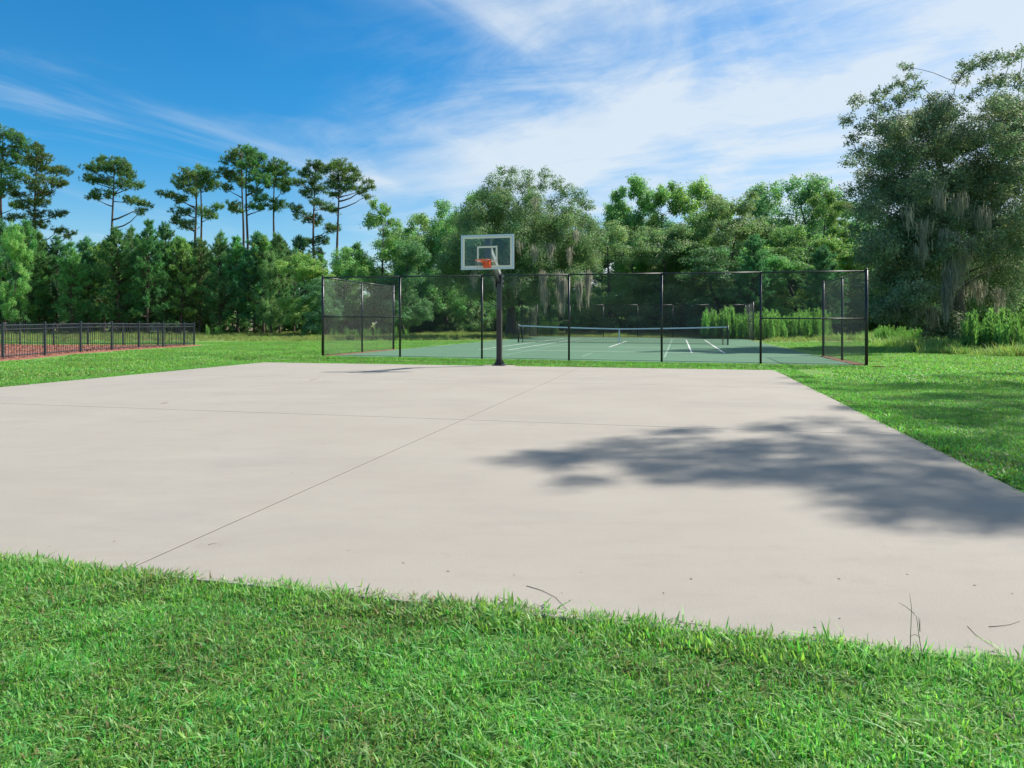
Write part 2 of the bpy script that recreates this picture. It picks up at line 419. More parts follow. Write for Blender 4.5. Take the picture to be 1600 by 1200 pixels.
def fence(name, label, path, mids, group=None):
    """path: list of (u,v) post positions; mids: set of bays that have a middle rail"""
    u0, v0 = path[0]
    root = empty(name, uv(u0, v0, tz(u0, v0)))
    tag(root, label, 'fence', group)
    ox, oy, oz = uv(u0, v0, tz(u0, v0))
    W_ = []
    for (u, v) in path:
        x, y, z = uv(u, v, tz(u, v)); W_.append(Vector((x - ox, y - oy, z - oz)))
    corner = set([0, len(path) - 1])
    for i in range(1, len(path) - 1):
        d1 = (W_[i] - W_[i - 1]).normalized(); d2 = (W_[i + 1] - W_[i]).normalized()
        if d1.dot(d2) < .9: corner.add(i)
    for i, p in enumerate(W_):
        r = .048 if i in corner else .036
        post = MB().tube([p + Vector((0, 0, -.08)), p + Vector((0, 0, FH + (.05 if i in corner else -.03)))], r, 10).obj('post', M_BLACK, root, True)
        cap = MB().tube([p + Vector((0, 0, FH + (.05 if i in corner else -.03))), p + Vector((0, 0, FH + (.085 if i in corner else .03)))], [r * 1.15, r * .5], 10).obj('post_cap', M_BLACK, post, True)
        if i in corner:
            for hz in (.35, .8, 1.25, 1.7, 2.15, 2.6):
                MB().tube([p + Vector((0, 0, hz)), p + Vector((0, 0, hz + .025))], r * 1.12, 10).obj('tension_band', M_BLACK, post)
    for i in range(len(W_) - 1):
        a, b = W_[i], W_[i + 1]
        MB().tube([a + Vector((0, 0, FH)), b + Vector((0, 0, FH))], .023, 8).obj('top_rail', M_BLACK, root, True)
        if i in mids:
            MB().tube([a + Vector((0, 0, FH * .5)), b + Vector((0, 0, FH * .5))], .021, 8).obj('middle_rail', M_BLACK, root, True)
        MB().tube([a + Vector((0, 0, .05)), b + Vector((0, 0, .05))], .006, 5).obj('bottom_wire', M_BLACK, root)
        d = b - a; L = math.hypot(d.x, d.y)
        o = chain_mesh(L, FH - .03).obj('chain_link_mesh', M_WIRE, root)
        o.location = a + Vector((0, 0, .03)); o.rotation_euler = (0, 0, math.atan2(d.y, d.x)); tag(o, kind='stuff')
        # follow the slope of the rail
        for vtx in o.data.vertices: vtx.co.z += d.z * vtx.co.x / L
    return root
bay = 18.3 / 6; UL, UR = -12.75, 5.55; VN, VF = 22.78, 61.95
near = [(UL, VN + 6.4), (UL, VN + 3.2)] + [(UL + bay * k, VN) for k in range(7)] + [(UR, VN + 3.2), (UR, VN + 6.4)]
fence('chain_link_fence', 'tall black chain link fence across the near end of the tennis court', near, {2, 7})
far = [(UL, VF - 6.4), (UL, VF - 3.2)] + [(UL + bay * k, VF) for k in range(7)] + [(UR, VF - 3.2), (UR, VF - 6.4)]
fence('chain_link_fence', 'distant black chain link backstop beyond the tennis net', far, {2, 7, 8, 9})

def build_net():
    nv = 42.5; c = COURT_C; hl = 6.4
    root = empty('tennis_net', uv(c, nv, tz(c, nv)), -TH)
    tag(root, 'black tennis net with white top band and centre strap between two posts', 'tennis net')
    zl, zr = tz(c - hl, nv) - tz(c, nv), tz(c + hl, nv) - tz(c, nv)
    def gnd(x): return zl + (zr - zl) * (x + hl) / (2 * hl)
    def top(x): return gnd(x) + .95 + .16 * (abs(x) / hl) ** 1.4
    for s_ in (-1, 1):
        p = MB().tube([(s_ * hl, 0, gnd(s_ * hl) - .05), (s_ * hl, 0, top(s_ * hl) + .06)], .045, 10).obj('net_post', M_BLACK, root, True)
        MB().box(s_ * hl + s_ * .04 - .05, s_ * hl + s_ * .04 + .05, -.06, .06, gnd(s_ * hl) + .72, gnd(s_ * hl) + .9).obj('winch', M_BLACK, p)
        MB().tube([(s_ * (hl - .28), 0, gnd(s_ * hl) - .04), (s_ * (hl - .28), 0, top(s_ * hl) - .02)], .025, 8).obj('net_stick', M_BLACK, root, True)
    xs = np.linspace(-hl, hl, 41); m = MB()
    for x0, x1 in zip(xs[:-1], xs[1:]):
        a, b = top(x0), top(x1)
        m.add([(x0, -.012, a - .075), (x1, -.012, b - .075), (x1, -.012, b), (x0, -.012, a), (x0, .012, a - .075), (x1, .012, b - .075), (x1, .012, b), (x0, .012, a)],
              [(0, 1, 2, 3), (5, 4, 7, 6), (3, 2, 6, 7), (1, 0, 4, 5)])
    m.obj('headband', M_NETW, root)
    m = MB(); r = .0035
    for x in np.arange(-hl + .05, hl, .06):
        m.box(x - r, x + r, -r, r, gnd(x) + .05, top(x) - .06)
    for k in range(1, 18):
        for x0, x1 in zip(xs[:-1:4], xs[4::4]):
            z0 = gnd(x0) + .05 + (top(x0) - gnd(x0) - .1) * k / 18; z1 = gnd(x1) + .05 + (top(x1) - gnd(x1) - .1) * k / 18
            m.tube([(x0, .001, z0), (x1, .001, z1)], r, 3, False)
    tag(m.obj('net_cords', M_NETB, root), kind='stuff')
    MB().tube([(x, 0, gnd(x) + .05) for x in xs], .012, 5).obj('bottom_cord', M_NETB, root)
    MB().box(-.035, .035, -.02, -.014, .03, top(0) + .005).obj('centre_strap', M_NETW, root)
build_net()

# ------------------------------------------------------------------ basketball hoop
def build_hoop():
    u0, v0 = -5.38, 20.34
    root = empty('basketball_hoop', uv(u0, v0, -.004), -TH)     # local x across, -y towards the playing court
    tag(root, 'basketball hoop with glass backboard and orange rim on a dark post', 'basketball hoop')
    PT = 2.74; w = .072
    def sq(w0, z0, z1, mat, name, c=.014, par=root):
        m = MB(); ring = []
        for (sx, sy) in ((1, 1), (-1, 1), (-1, -1), (1, -1)):
            for (a, b) in (((w0, w0 - c), (w0 - c, w0)) if sx * sy > 0 else ((w0 - c, w0), (w0, w0 - c))):
                ring.append((sx * a, sy * b))
        n = len(ring); m.add([(x, y, z) for z in (z0, z1) for x, y in ring], [(i, (i + 1) % n, n + (i + 1) % n, n + i) for i in range(n)] + [tuple(reversed(range(n))), tuple(range(n, 2 * n))])
        return m.obj(name, mat, par)
    sq(w, .02, PT, M_POLE, 'post')
    sq(w + .005, .03, 1.72, M_PAD, 'post_pad')
    bp = MB().bevel_box(-.19, .19, -.19, .19, 0, .025, .006).obj('base_plate', M_POLE, root)
    for k in range(4):
        a = k * math.pi / 2; rot = Matrix.Rotation(a, 4, 'Z')
        m = MB(); vs_ = [rot @ Vector(p) for p in ((w + .004, -.008, .025), (.17, -.008, .025), (w + .004, -.008, .22), (w + .004, .008, .025), (.17, .008, .025), (w + .004, .008, .22))]
        m.add(vs_, [(0, 1, 2), (5, 4, 3), (0, 3, 4, 1), (1, 4, 5, 2), (2, 5, 3, 0)]); m.obj('gusset', M_POLE, root)
        sx, sy = ((1, 1), (-1, 1), (-1, -1), (1, -1))[k]
        MB().tube([(sx * .15, sy * .15, .025), (sx * .15, sy * .15, .055)], .016, 6).obj('anchor_bolt', M_GALV, bp)
    # clamp plates and bolts where the arm meets the post
    for sx in (-1, 1):
        MB().box(min(sx * .081, sx * .094), max(sx * .081, sx * .094), -.13, .1, PT - .34, PT + .1).obj('clamp_plate', M_POLE, root)
        for zz in (PT - .28, PT - .14, PT + .02):
            MB().tube([(sx * .094, .06, zz), (sx * .125, .06, zz)], .02, 6).obj('bolt', M_GALV, root)
    MB().box(-.095, .095, .085, .098, PT - .34, PT + .1).obj('back_plate', M_POLE, root)
    for zz in (PT - .28, PT - .14, PT + .02):
        for sx in (-1, 1):
            MB().tube([(sx * .065, .098, zz), (sx * .065, .15, zz)], .017, 6).obj('bolt', M_GALV, root)
    BY = -1.36                                          # backboard face plane
    zb0, zb1 = 2.86, 3.86; hw = .79
    # cantilever arm: two side plates of a tapering box
    m = MB(); A = [(0.0, PT - .3), (-.05, PT + .12), (BY + .2, 3.72), (BY + .2, 3.42)]
    A = [(.06, PT - .06), (.06, PT + .1), (BY + .17, 3.62), (BY + .17, 3.42)]
    vs_ = [(sx * .055, y, z) for sx in (-1, 1) for (y, z) in A]
    m.add(vs_, [(0, 1, 2, 3), (7, 6, 5, 4), (0, 4, 5, 1), (1, 5, 6, 2), (2, 6, 7, 3), (3, 7, 4, 0)]); m.obj('support_arm', M_GALV, root)
    m = MB(); A = [(-.06, PT - .22), (-.06, PT - .1), (BY + .17, 3.1), (BY + .17, 3.0)]
    vs_ = [(sx * .045, y, z) for sx in (-1, 1) for (y, z) in A]
    m.add(vs_, [(0, 1, 2, 3), (7, 6, 5, 4), (0, 4, 5, 1), (1, 5, 6, 2), (2, 6, 7, 3), (3, 7, 4, 0)]); m.obj('lower_arm', M_POLE, root)
    MB().box(-.085, .085, BY + .05, BY + .17, 2.9, 3.82).obj('mounting_spine', M_POLE, root)
    # backboard
    bb = MB().box(-hw + .03, hw - .03, BY, BY + .012, zb0 + .03, zb1 - .03).obj('backboard_glass', M_GLASS, root)
    fr = MB()
    for (a, b, c, d) in ((-hw, hw, zb0, zb0 + .045), (-hw, hw, zb1 - .045, zb1)): fr.box(a, b, BY - .016, BY + .045, c, d)
    for (a, b) in ((-hw, -hw + .045), (hw - .045, hw)): fr.box(a, b, BY - .016, BY + .045, zb0 + .045, zb1 - .045)
    fr.obj('backboard_frame', M_ALU, root)
    def ring(name, x0, x1, z0, z1, t):
        m = MB(); y0, y1 = BY - .006, BY - .003
        m.box(x0, x1, y0, y1, z0, z0 + t); m.box(x0, x1, y0, y1, z1 - t, z1); m.box(x0, x0 + t, y0, y1, z0 + t, z1 - t); m.box(x1 - t, x1, y0, y1, z0 + t, z1 - t)
        m.obj(name, M_CREAM, bb)
    ring('painted_border', -hw + .047, hw - .047, zb0 + .047, zb1 - .047, .06)
    ring('painted_square', -.305, .305, 3.07, 3.53, .05)
    # rim
    RZ = 3.09; rc = BY - .16 - .228; m = MB()
    n = 32; pts = [(.228 * math.cos(2 * math.pi * k / n), rc + .228 * math.sin(2 * math.pi * k / n), RZ) for k in range(n + 1)]
    m.tube(pts, .011, 8, False); rim = m.obj('rim', M_ORANGE, root, True)
    m = MB().box(-.115, .115, BY - .03, BY - .016, 2.89, 3.1)
    m.add([(-.1, BY - .03, 3.1), (.1, BY - .03, 3.1), (.1, BY - .17, 3.1), (-.1, BY - .17, 3.1), (-.1, BY - .03, 3.06), (.1, BY - .03, 3.06), (.1, BY - .17, 3.08), (-.1, BY - .17, 3.08)],
          [(0, 3, 2, 1), (4, 5, 6, 7), (0, 1, 5, 4), (1, 2, 6, 5), (2, 3, 7, 6), (3, 0, 4, 7)])
    for sx in (-1, 1):
        m.add([(sx * .1, BY - .03, 2.93), (sx * .1, BY - .17, 3.06), (sx * .1, BY - .03, 3.06), (sx * .09, BY - .03, 2.93), (sx * .09, BY - .17, 3.06), (sx * .09, BY - .03, 3.06)], [(0, 1, 2), (5, 4, 3), (0, 3, 4, 1), (1, 4, 5, 2)])
        m.tube([(sx * .09, BY - .14, 3.07), (sx * .2, rc + .1, RZ - .004)], .008, 6)
    m.tube([(.2 * math.cos(t), rc + .2 * math.sin(t), RZ - .03) for t in np.linspace(.6, 2.5, 9)], .007, 6)
    m.obj('rim_bracket', M_ORANGE, rim)
    # what is left of the net
    for (a, dx, L_) in ((3.5, .1, .34), (3.9, .16, .3), (4.4, .05, .16), (2.9, .22, .26), (5.4, -.04, .12)):
        x, y = .228 * math.cos(a), rc + .228 * math.sin(a)
        MB().tube([(x, y, RZ - .01), (x + dx * .4, y + .01, RZ - L_ * .55), (x + dx, y + .03, RZ - L_)], .006, 5).obj('net_string', M_STRING, rim)
build_hoop()

# ------------------------------------------------------------------ picket fence and mulch bed
def picket_run(label, P0, P1, posts, npk, skip_first=False):
    P0 = Vector(P0); P1 = Vector(P1); d = P1 - P0; L = d.length
    root = empty('picket_fence', (P0.x, P0.y, 0), math.atan2(d.y, d.x)); tag(root, label, 'fence')
    H = 1.24
    pm = MB().bevel_box(-.034, .034, -.034, .034, -.1, H + .06, .012).mesh('post', M_IRON)
    km = MB().box(-.0068, .0068, -.0068, .0068, .05, H - .02).mesh('picket', M_IRON)
    zz = lambda s: float(gz(P0.x + d.x * s / L, P0.y + d.y * s / L)) + .03
    for i, s in enumerate(posts):
        if i == 0 and skip_first: continue
        o = inst('post', pm, root, (s, 0, zz(s)))
        MB().bevel_box(-.042, .042, -.042, .042, H + .06, H + .085, .012).obj('post_cap', M_IRON, o)
    for a, b in zip(posts[:-1], posts[1:]):
        z0 = zz(a); z1 = zz(b)
        for h in (.12, H - .17, H - .02):
            m = MB(); e = .038
            m.tube([(a + e, 0, z0 + h), (b - e, 0, z1 + h)], .019, 4); m.obj('rail', M_IRON, root)
        n = max(2, round(npk * (b - a) / 2.24))
        for k in range(1, n):
            s = a + (b - a) * k / n
            inst('picket', km, root, (s, 0, z0 + (z1 - z0) * k / n))
    return root
PX = -18.2; PY = [22.2, 24.4, 26.6, 28.8, 31.05, 33.3, 35.6, 37.9, 39.1]
picket_run('black metal picket fence running back along the right side of the red mulch bed', (PX, PY[0]), (PX, PY[-1]), [y - PY[0] for y in PY], 16)
bx1 = -34.0; by1 = 41.3; Lb = math.hypot(bx1 - PX, by1 - PY[-1])
picket_run('farther black picket fence along the back edge of the red mulch bed', (PX, PY[-1]), (bx1, by1), [2.24 * k for k in range(8)], 16, True)
def build_mulch():
    rng = np.random.default_rng(5)
    m = MB(); pts = [(PX + .35, 21), (PX + .35, 39.3), (-34, 41.5), (-44, 43), (-44, 21)]
    n = 40; v = []
    for i in range(len(pts)):
        a, b = pts[i], pts[(i + 1) % len(pts)]
        for k in range(n):
            t = k / n; j = rng.normal(0, .06)
            v.append((a[0] + (b[0] - a[0]) * t + j, a[1] + (b[1] - a[1]) * t + j, 0))
    cx, cyy = -30, 31
    rings = [1.0, .985, .9, .6, .3]
    zs = [-.04, .02, .04, .05, .05]; k = len(v); m.v = []
    for r_, z_ in zip(rings, zs):
        for p in v:
            x = cx + (p[0] - cx) * r_; y = cyy + (p[1] - cyy) * r_
            m.v.append((x, y, float(gz(x, y)) + z_ + .025))
    m.v.append((cx, cyy, .03))
    for r_ in range(len(rings) - 1):
        for i in range(k): m.f.append((r_ * k + i, r_ * k + (i + 1) % k, (r_ + 1) * k + (i + 1) % k, (r_ + 1) * k + i))
    for i in range(k): m.f.append(((len(rings) - 1) * k + i, (len(rings) - 1) * k + (i + 1) % k, len(m.v) - 1))
    o = m.obj('mulch_bed', M_MULCH, None, True); tag(o, 'red bark mulch bed inside the black picket fence', kind='structure')
    # loose chips
    nC = 16000; x = rng.uniform(-38, PX + .42, nC); y = rng.uniform(21.5, 41, nC)
    ok = y < 39.15 + (PX - x) * .14 ; x, y = x[ok], y[ok]
    C = np.stack([x, y, gz(x, y) + .075 + rng.uniform(0, .03, len(x))], -1)
    V, _ = leaf_quads(C, rng.uniform(.05, .12, len(C)), rng, up=2.2, aspect=.45)
    g = rng.uniform(.55, 1.45, (len(C), 1)); col = np.array([[.33, .135, .085]]) * g
    o = inst('mulch_chips', np_mesh('mulch_chips', V, 4, M_CHIP, col)); tag(o, 'loose red bark chips scattered over the mulch bed', 'mulch', kind='stuff')
def norm(a): return a / np.maximum(np.linalg.norm(a, axis=-1, keepdims=True), 1e-9)
def leaf_quads(C, size, rng, up=.5, aspect=.5, droop=0.0, out=None):
    n = len(C); nr = norm(rng.normal(size=(n, 3)) + np.array([0, 0, up]) + (0 if out is None else out)); t = norm(np.cross(nr, rng.normal(size=(n, 3))))
    if droop: t = norm(t + np.array([0, 0, -droop]))
    b = norm(np.cross(nr, t)); s = size[:, None]
    V = np.stack([C - t * s * .5, C + b * s * aspect * .5 + t * s * .04, C + t * s * .5, C - b * s * aspect * .5 + t * s * .04], 1)
    return V.reshape(-1, 3), nr
M_CHIP = leaf_mat('bark_chip', .85, 0.0, (1, 1, 1), .2, 0, 0)
build_mulch()

# pine straw along the foot of the fence returns and near fence
def build_straw():
    rng = np.random.default_rng(8)
    def strip(u0, v0, u1, v1, w, lab):
        n = int(math.hypot(u1 - u0, v1 - v0) * 5); m = MB(); d = np.array([u1 - u0, v1 - v0]); d = d / np.linalg.norm(d); q = np.array([-d[1], d[0]])
        for k in range(n + 1):
            p = np.array([u0, v0]) + (np.array([u1, v1]) - np.array([u0, v0])) * k / n
            taper = min(1, 4 * k / n + .15, 4 * (n - k) / n + .15)
            for s_, zoff in ((-1, -.03), (-.6, .012), (.6, .012), (1, -.03)):
                pp = p + q * s_ * w * taper * rng.uniform(.55, 1.3)
                x, y, _ = uv(pp[0], pp[1]); m.v.append((x, y, tz(pp[0], pp[1]) + zoff + .006))
        for k in range(n):
            for j in range(3): m.f.append((k * 4 + j, k * 4 + j + 1, k * 4 + 5 + j, k * 4 + 4 + j))
        tag(m.obj('pine_straw', M_STRAW), lab, 'pine straw', kind='stuff')
    strip(UL, VN - .5, UL, VN + 6.7, .24, 'brown pine straw along the left return of the fence')
    strip(UR, VN - .5, UR, VN + 6.7, .26, 'brown pine straw along the right return of the fence')
    strip(UL - .5, VF + .1, UR + .3, VF + .1, .16, 'brown pine straw under the distant backstop fence')
    strip(1.5, VN - .06, UR + .9, VN - .06, .13, 'brown pine straw under the right end of the near fence')
    m = MB(); cx, cy_ = 20.5, 34.5
    for k in range(60):
        a = k / 60 * 2 * math.pi; r_ = rng.uniform(.8, 1.15); x = cx + 4.6 * r_ * math.cos(a); y = cy_ + .75 * r_ * math.sin(a) + (x - cx) * -.12
        m.v.append((x, y, float(gz(x, y)) + .02))
    m.v.append((cx, cy_, float(gz(cx, cy_)) + .035)); m.f = [(i, (i + 1) % 60, 60) for i in range(60)]
    tag(m.obj('path', M_SAND), 'pale worn dirt path crossing the lawn beside the fence corner', kind='structure')
build_straw()
# ------------------------------------------------------------------ trees
def clump_leaves(c, r, n, rng, nsub=None, spread=.2):
    """leaf centres: twigs spread through an ellipsoid, leaves gathered round each twig"""
    c = np.asarray(c, float); r = np.asarray(r, float)
    nsub = nsub or max(6, int(n / 28))
    d = norm(rng.normal(size=(nsub, 3))); rad = rng.uniform(.12, 1, nsub) ** .5
    S = d * rad[:, None] * r * rng.uniform(.85, 1.12, (nsub, 1))
    k = rng.integers(0, nsub, n)
    P = c + S[k] + rng.normal(size=(n, 3)) * spread * np.array([1, 1, .75]) * r.mean() ** .5
    return P, k, nsub
def tints(base, k, nsub, rng, var=.3, hue=.2):
    base = np.asarray(base, float)
    sub = 1 + rng.normal(0, var * .5, nsub); hs = rng.normal(0, hue * .5, nsub)
    g = np.clip(sub[k] * rng.uniform(1 - var, 1 + var, len(k)), .4, 1.9)
    col = base[None, :] * g[:, None]
    col[:, 0] *= np.clip(1 + hs[k] + rng.normal(0, .08, len(k)), .5, 1.8)
    return np.clip(col, .004, .6)
def limb(m, a, b, r0, r1, rng, n=6, sag=.12, wob=.05, sides=6):
    a = np.asarray(a, float); b = np.asarray(b, float); L = np.linalg.norm(b - a)
    mid = (a + b) / 2 + np.array([0, 0, L * sag]) + rng.normal(0, wob * L, 3)
    pts = []
    for t in np.linspace(0, 1, n):
        p = (1 - t) ** 2 * a + 2 * t * (1 - t) * mid + t * t * b
        if 0 < t < 1: p = p + rng.normal(0, wob * .25 * L, 3)
        pts.append(p)
    m.tube(pts, list(np.linspace(r0, r1, n)), sides); return pts
def needles(C, ax, rng, per=11, ln=.26, w=.035, spread=.75):
    """C shoots, ax axis: tufts of needle blades"""
    n = len(C); Cc = np.repeat(C, per, 0); A = np.repeat(ax, per, 0)
    d = norm(A * .75 + rng.normal(size=(n * per, 3)) * spread); s = norm(np.cross(d, rng.normal(size=(n * per, 3))))
    l = (ln * rng.uniform(.7, 1.25, n * per))[:, None]; st = Cc + A * (rng.uniform(-.5, .35, n * per) * ln)[:, None]
    V = np.stack([st - s * w * .5, st + s * w * .5, st + d * l], 1)
    return V.reshape(-1, 3), per
def assemble(name, parts, loc, label, cat='tree', group=None, rz=0.0, scale=(1, 1, 1)):
    root = empty(name, loc, rz); root.scale = scale; tag(root, label, cat, group)
    for nm, me in parts: inst(nm, me, root)
    return root

# --- young pine: whorled branches clad in needle tufts
def young_pine(seed, H=10.5, Rm=2.1, base=.12, tint=(.045, .105, .036)):
    rng = np.random.default_rng(seed); m = MB()
    lean = rng.normal(0, .012, 2); rnd_top = (2.4, 1.5, 3.0, 1.8, 2.1)[seed % 5]
    tr = lambda z: np.array([lean[0] * z + .05 * math.sin(z * .9 + seed), lean[1] * z, z])
    zs = np.linspace(-.1, H, 14); m.tube([tr(z) for z in zs], list(np.linspace(.14, .015, 14)), 7)
    C, A, K = [], [], []; z = H * base; bi = 0
    while z < H - .15:
        f = (z - H * base) / (H * (1 - base)); prof = (1 - f ** rnd_top) ** .75 * (.7 + .3 * min(1, f * 4 + .25)) * (1 + .22 * math.sin(z * 1.3 + seed * 2.1))
        nb = rng.integers(3, 6) if f < .85 else 3
        a0 = rng.uniform(0, 6.28)
        for k in range(nb):
            if rng.random() < (.3 if f < .3 else .1): continue
            a = a0 + k * 6.283 / nb + rng.normal(0, .25); L = max(.3, Rm * prof * rng.uniform(.6, 1.22)); up = rng.uniform(.1, .55) + .9 * f * f
            d = norm(np.array([math.cos(a), math.sin(a), up])); p0 = tr(z); p1 = p0 + d * L + np.array([0, 0, .1 * L])
            pts = limb(m, p0, p1, .03 + .012 * L, .008, rng, 5, -.05, .04, 4)
            ns = int(5 + L * 9)
            for j in range(ns):                                    # side shoots
                t = rng.uniform(.22, 1.0) ** .8; q = p0 + (p1 - p0) * t
                sd_ = norm(d * .6 + rng.normal(0, .75, 3) + np.array([0, 0, .55])); sl = rng.uniform(.15, .55) * (1.15 - .5 * t)
                nt_ = max(2, int(sl / .13))
                for e in range(nt_):
                    C.append(q + sd_ * sl * (e + 1) / nt_); A.append(norm(sd_ + np.array([0, 0, .35]))); K.append(bi)
            bi += 1
        z += rng.uniform(.26, .44)
    for e in range(7): C.append(tr(H) + np.array([0, 0, -.5 + .13 * e])); A.append(np.array([0, 0, 1.0])); K.append(bi)
    C = np.array(C); A = np.array(A); K = np.array(K)
    V, per = needles(C, A, rng, 11, .23, .042)
    col = tints(tint, np.repeat(K, per), bi + 1, rng, .28, .22)
    return [('trunk', m.mesh('trunk', M_BARK, True)), ('crown', np_mesh('crown', V, 3, M_NEEDLE, col))]

# --- tall pine: bare trunk, flat plates of foliage on a few limbs.  clumps: (dx, dy, z, rx, rz) in metres from the trunk foot
def tall_pine(seed, H, clumps, r0=.2, tint=(0.121, 0.230, 0.074), lean=0.0):
    rng = np.random.default_rng(seed); m = MB()
    tr = lambda z: np.array([lean * z + .12 * math.sin(z * .3 + seed), .1 * math.cos(z * .25 + seed), z])
    zs = np.linspace(-.2, H - .4, 16); m.tube([tr(z) for z in zs], list(np.linspace(r0, .05, 16) ** 1.0), 8)
    C, A, K = [], [], []
    for ci, (dx, dy, z, rx, rz_) in enumerate(clumps):
        c = np.array([dx, dy, z]); zt = min(H - .6, max(z - .35 * abs(dx) - rng.uniform(.2, .9), z - 3.0))
        p0 = tr(zt)
        limb(m, p0, c + np.array([0, 0, -.25 * rz_]), .05 + .02 * abs(dx), .02, rng, 6, -.08, .05, 5)
        n = int(100 * rx * (rz_ + .3)) + 16
        nt_ = max(3, n // 6); S = norm(rng.normal(size=(nt_, 3))) * (rng.uniform(.1, 1, (nt_, 1)) ** .45) * np.array([rx, rx * .95, rz_])
        for s in S:                                               # twig out to each cluster of tufts
            m.tube([c + s * .1 + np.array([0, 0, -.2 * rz_]), c + s * .9], [.016, .006], 3, False)
        k = rng.integers(0, nt_, n)
        P = c + S[k] + rng.normal(size=(n, 3)) * np.array([.2, .2, .13])
        C.append(P); A.append(norm((P - c) * np.array([.6, .6, .4]) + rng.normal(0, .3, (n, 3)) + np.array([0, 0, .6]))); K.append(ci * 50 + (k % 50))
    C = np.concatenate(C); A = np.concatenate(A); K = np.concatenate(K)
    V, per = needles(C, A, rng, 11, .34, .065, .85)
    col = tints(tint, np.repeat(K, per), int(K.max()) + 1, rng, .3, .22)
    return [('trunk', m.mesh('trunk', M_BARK, True)), ('crown', np_mesh('crown', V, 3, M_NEEDLE, col))]

# --- broadleaf tree from a list of foliage clumps (x, y, z, rx, rz, weight)
def broad(seed, H, clumps, trunk=((0, 0), .2), leaf=.17, dens=150, tint=(.06, .12, .025), mat=None, bark=None, moss=None, fork=.3, spread=.22, var=.3, droop=.0, up=.6, limb_r=1.0, trunk_pts=None):
    rng = np.random.default_rng(seed); m = MB(); mat = mat or M_LEAF; bark = bark or M_OAK
    r0 = trunk[1]
    top = H * .8; xs = np.array([[0, 0, -.15], [rng.normal(0, .03) * H, rng.normal(0, .03) * H, top * .35], [rng.normal(0, .05) * H, rng.normal(0, .04) * H, top * .7], [rng.normal(0, .05) * H, rng.normal(0, .04) * H, top]])
    if trunk_pts is not None: xs = np.array(trunk_pts, float)
    def tr(z):
        return np.array([np.interp(z, xs[:, 2], xs[:, 0]), np.interp(z, xs[:, 2], xs[:, 1]), min(z, xs[-1, 2])])
    ztop = xs[-1, 2]
    rad = lambda z: r0 * (1 - .85 * max(0, z) / ztop) * (1 + .7 * math.exp(-max(0, z) / (.05 * H)))
    zs = np.linspace(xs[0, 2], ztop, 12); m.tube([tr(z) for z in zs], [rad(z) for z in zs], 9)
    Ps, Ks, Os = [], [], []; off = 0
    nodes = [(tr(z), 0.0, rad(z) * .55) for z in np.linspace(.14 * H, ztop * .97, 14)]     # place, length of wood so far, thickness
    def reach(c):
        q = tr(c[2]); return math.hypot(c[0] - q[0], c[1] - q[1]) + .35 * abs(c[2] - .55 * H)
    for (x, y, z, rx, rz_, wt) in sorted(clumps, key=reach):
        c = np.array([x, y, z]); best = None
        for nd in nodes:                                          # each limb grows from the handiest limb below it
            v = c - nd[0]; d = np.linalg.norm(v); cost = d + .25 * nd[1] + max(0, nd[0][2] - z + .5 * math.hypot(v[0], v[1])) * 2.2
            if best is None or cost < best[0]: best = (cost, nd, d)
        _, nd, d = best; r1 = max(.012, min(nd[2] * .7, .014 + .011 * d)) * limb_r
        pts = limb(m, nd[0], c, max(r1, .018), max(.012, r1 * .45), rng, 6, .05, .07, 6)
        nodes.append((c, nd[1] + d, max(.015, r1 * .6)))
        if d > 2.5: nodes.append((np.array(pts[3]), nd[1] + d * .5, r1 * .8))
        for _ in range(4):
            e = c + norm(rng.normal(size=3)) * np.array([rx, rx, rz_]) * .85
            limb(m, pts[-2], e, .014 * limb_r, .005, rng, 4, .05, .05, 3)
        n = int(dens * wt * (rx * rx * rz_) ** .667 * 4) + 30
        P, k, ns = clump_leaves(c, (rx, rx, rz_), n, rng, spread=spread)
        Ps.append(P); Ks.append(k + off); off += ns; Os.append(norm(P - c) * np.minimum(1, np.linalg.norm((P - c) / np.array([rx, rx, rz_]), axis=1, keepdims=True)))
    P = np.concatenate(Ps); K = np.concatenate(Ks)
    V, nr = leaf_quads(P, leaf * rng.uniform(.65, 1.3, len(P)), rng, up=up, aspect=.55, droop=droop, out=np.concatenate(Os) * 1.5)
    parts = [('trunk', m.mesh('trunk', bark, True)), ('crown', np_mesh('crown', V, 4, mat, tints(tint, K, off, rng, var, .25)))]
    if moss is not None: parts.append(('hanging_moss', moss_mesh(moss, rng)))
    return parts
def moss_mesh(spots, rng):
    """spots: (x,y,z_top,width,length,strands)"""
    Vs, cs = [], []
    for (x, y, z, w, L, n) in spots:
        n = int(n * 1.5); bx = rng.normal(0, w, n); by = rng.normal(0, w * .7, n); ln = L * rng.uniform(.3, 1, n) * np.exp(-(bx / (1.6 * w)) ** 2)
        bz = z + rng.normal(0, .18, n) - .12 * np.abs(bx); ww = rng.uniform(.008, .024, n)
        a = rng.uniform(0, 6.28, n); sx, sy = np.cos(a) * ww, np.sin(a) * ww
        top = np.stack([x + bx, y + by, bz], -1); mid = top + np.stack([rng.normal(0, .04, n), rng.normal(0, .04, n), -ln * .5], -1); bot = mid + np.stack([rng.normal(0, .05, n), rng.normal(0, .05, n), -ln * .5], -1)
        s = np.stack([sx, sy, np.zeros(n)], -1)
        Vs.append(np.stack([top - s * .7, top + s * .7, mid + s, mid - s], 1).reshape(-1, 4, 3)); Vs.append(np.stack([mid - s, mid + s, bot + s * .2, bot - s * .2], 1).reshape(-1, 4, 3))
        g = rng.uniform(.6, 1.25, (n, 1)); c = np.array([[.36, .355, .30]]) * g; cs += [c, c]
    return np_mesh('hanging_moss', np.concatenate(Vs).reshape(-1, 3), 4, M_MOSS, np.concatenate(cs))
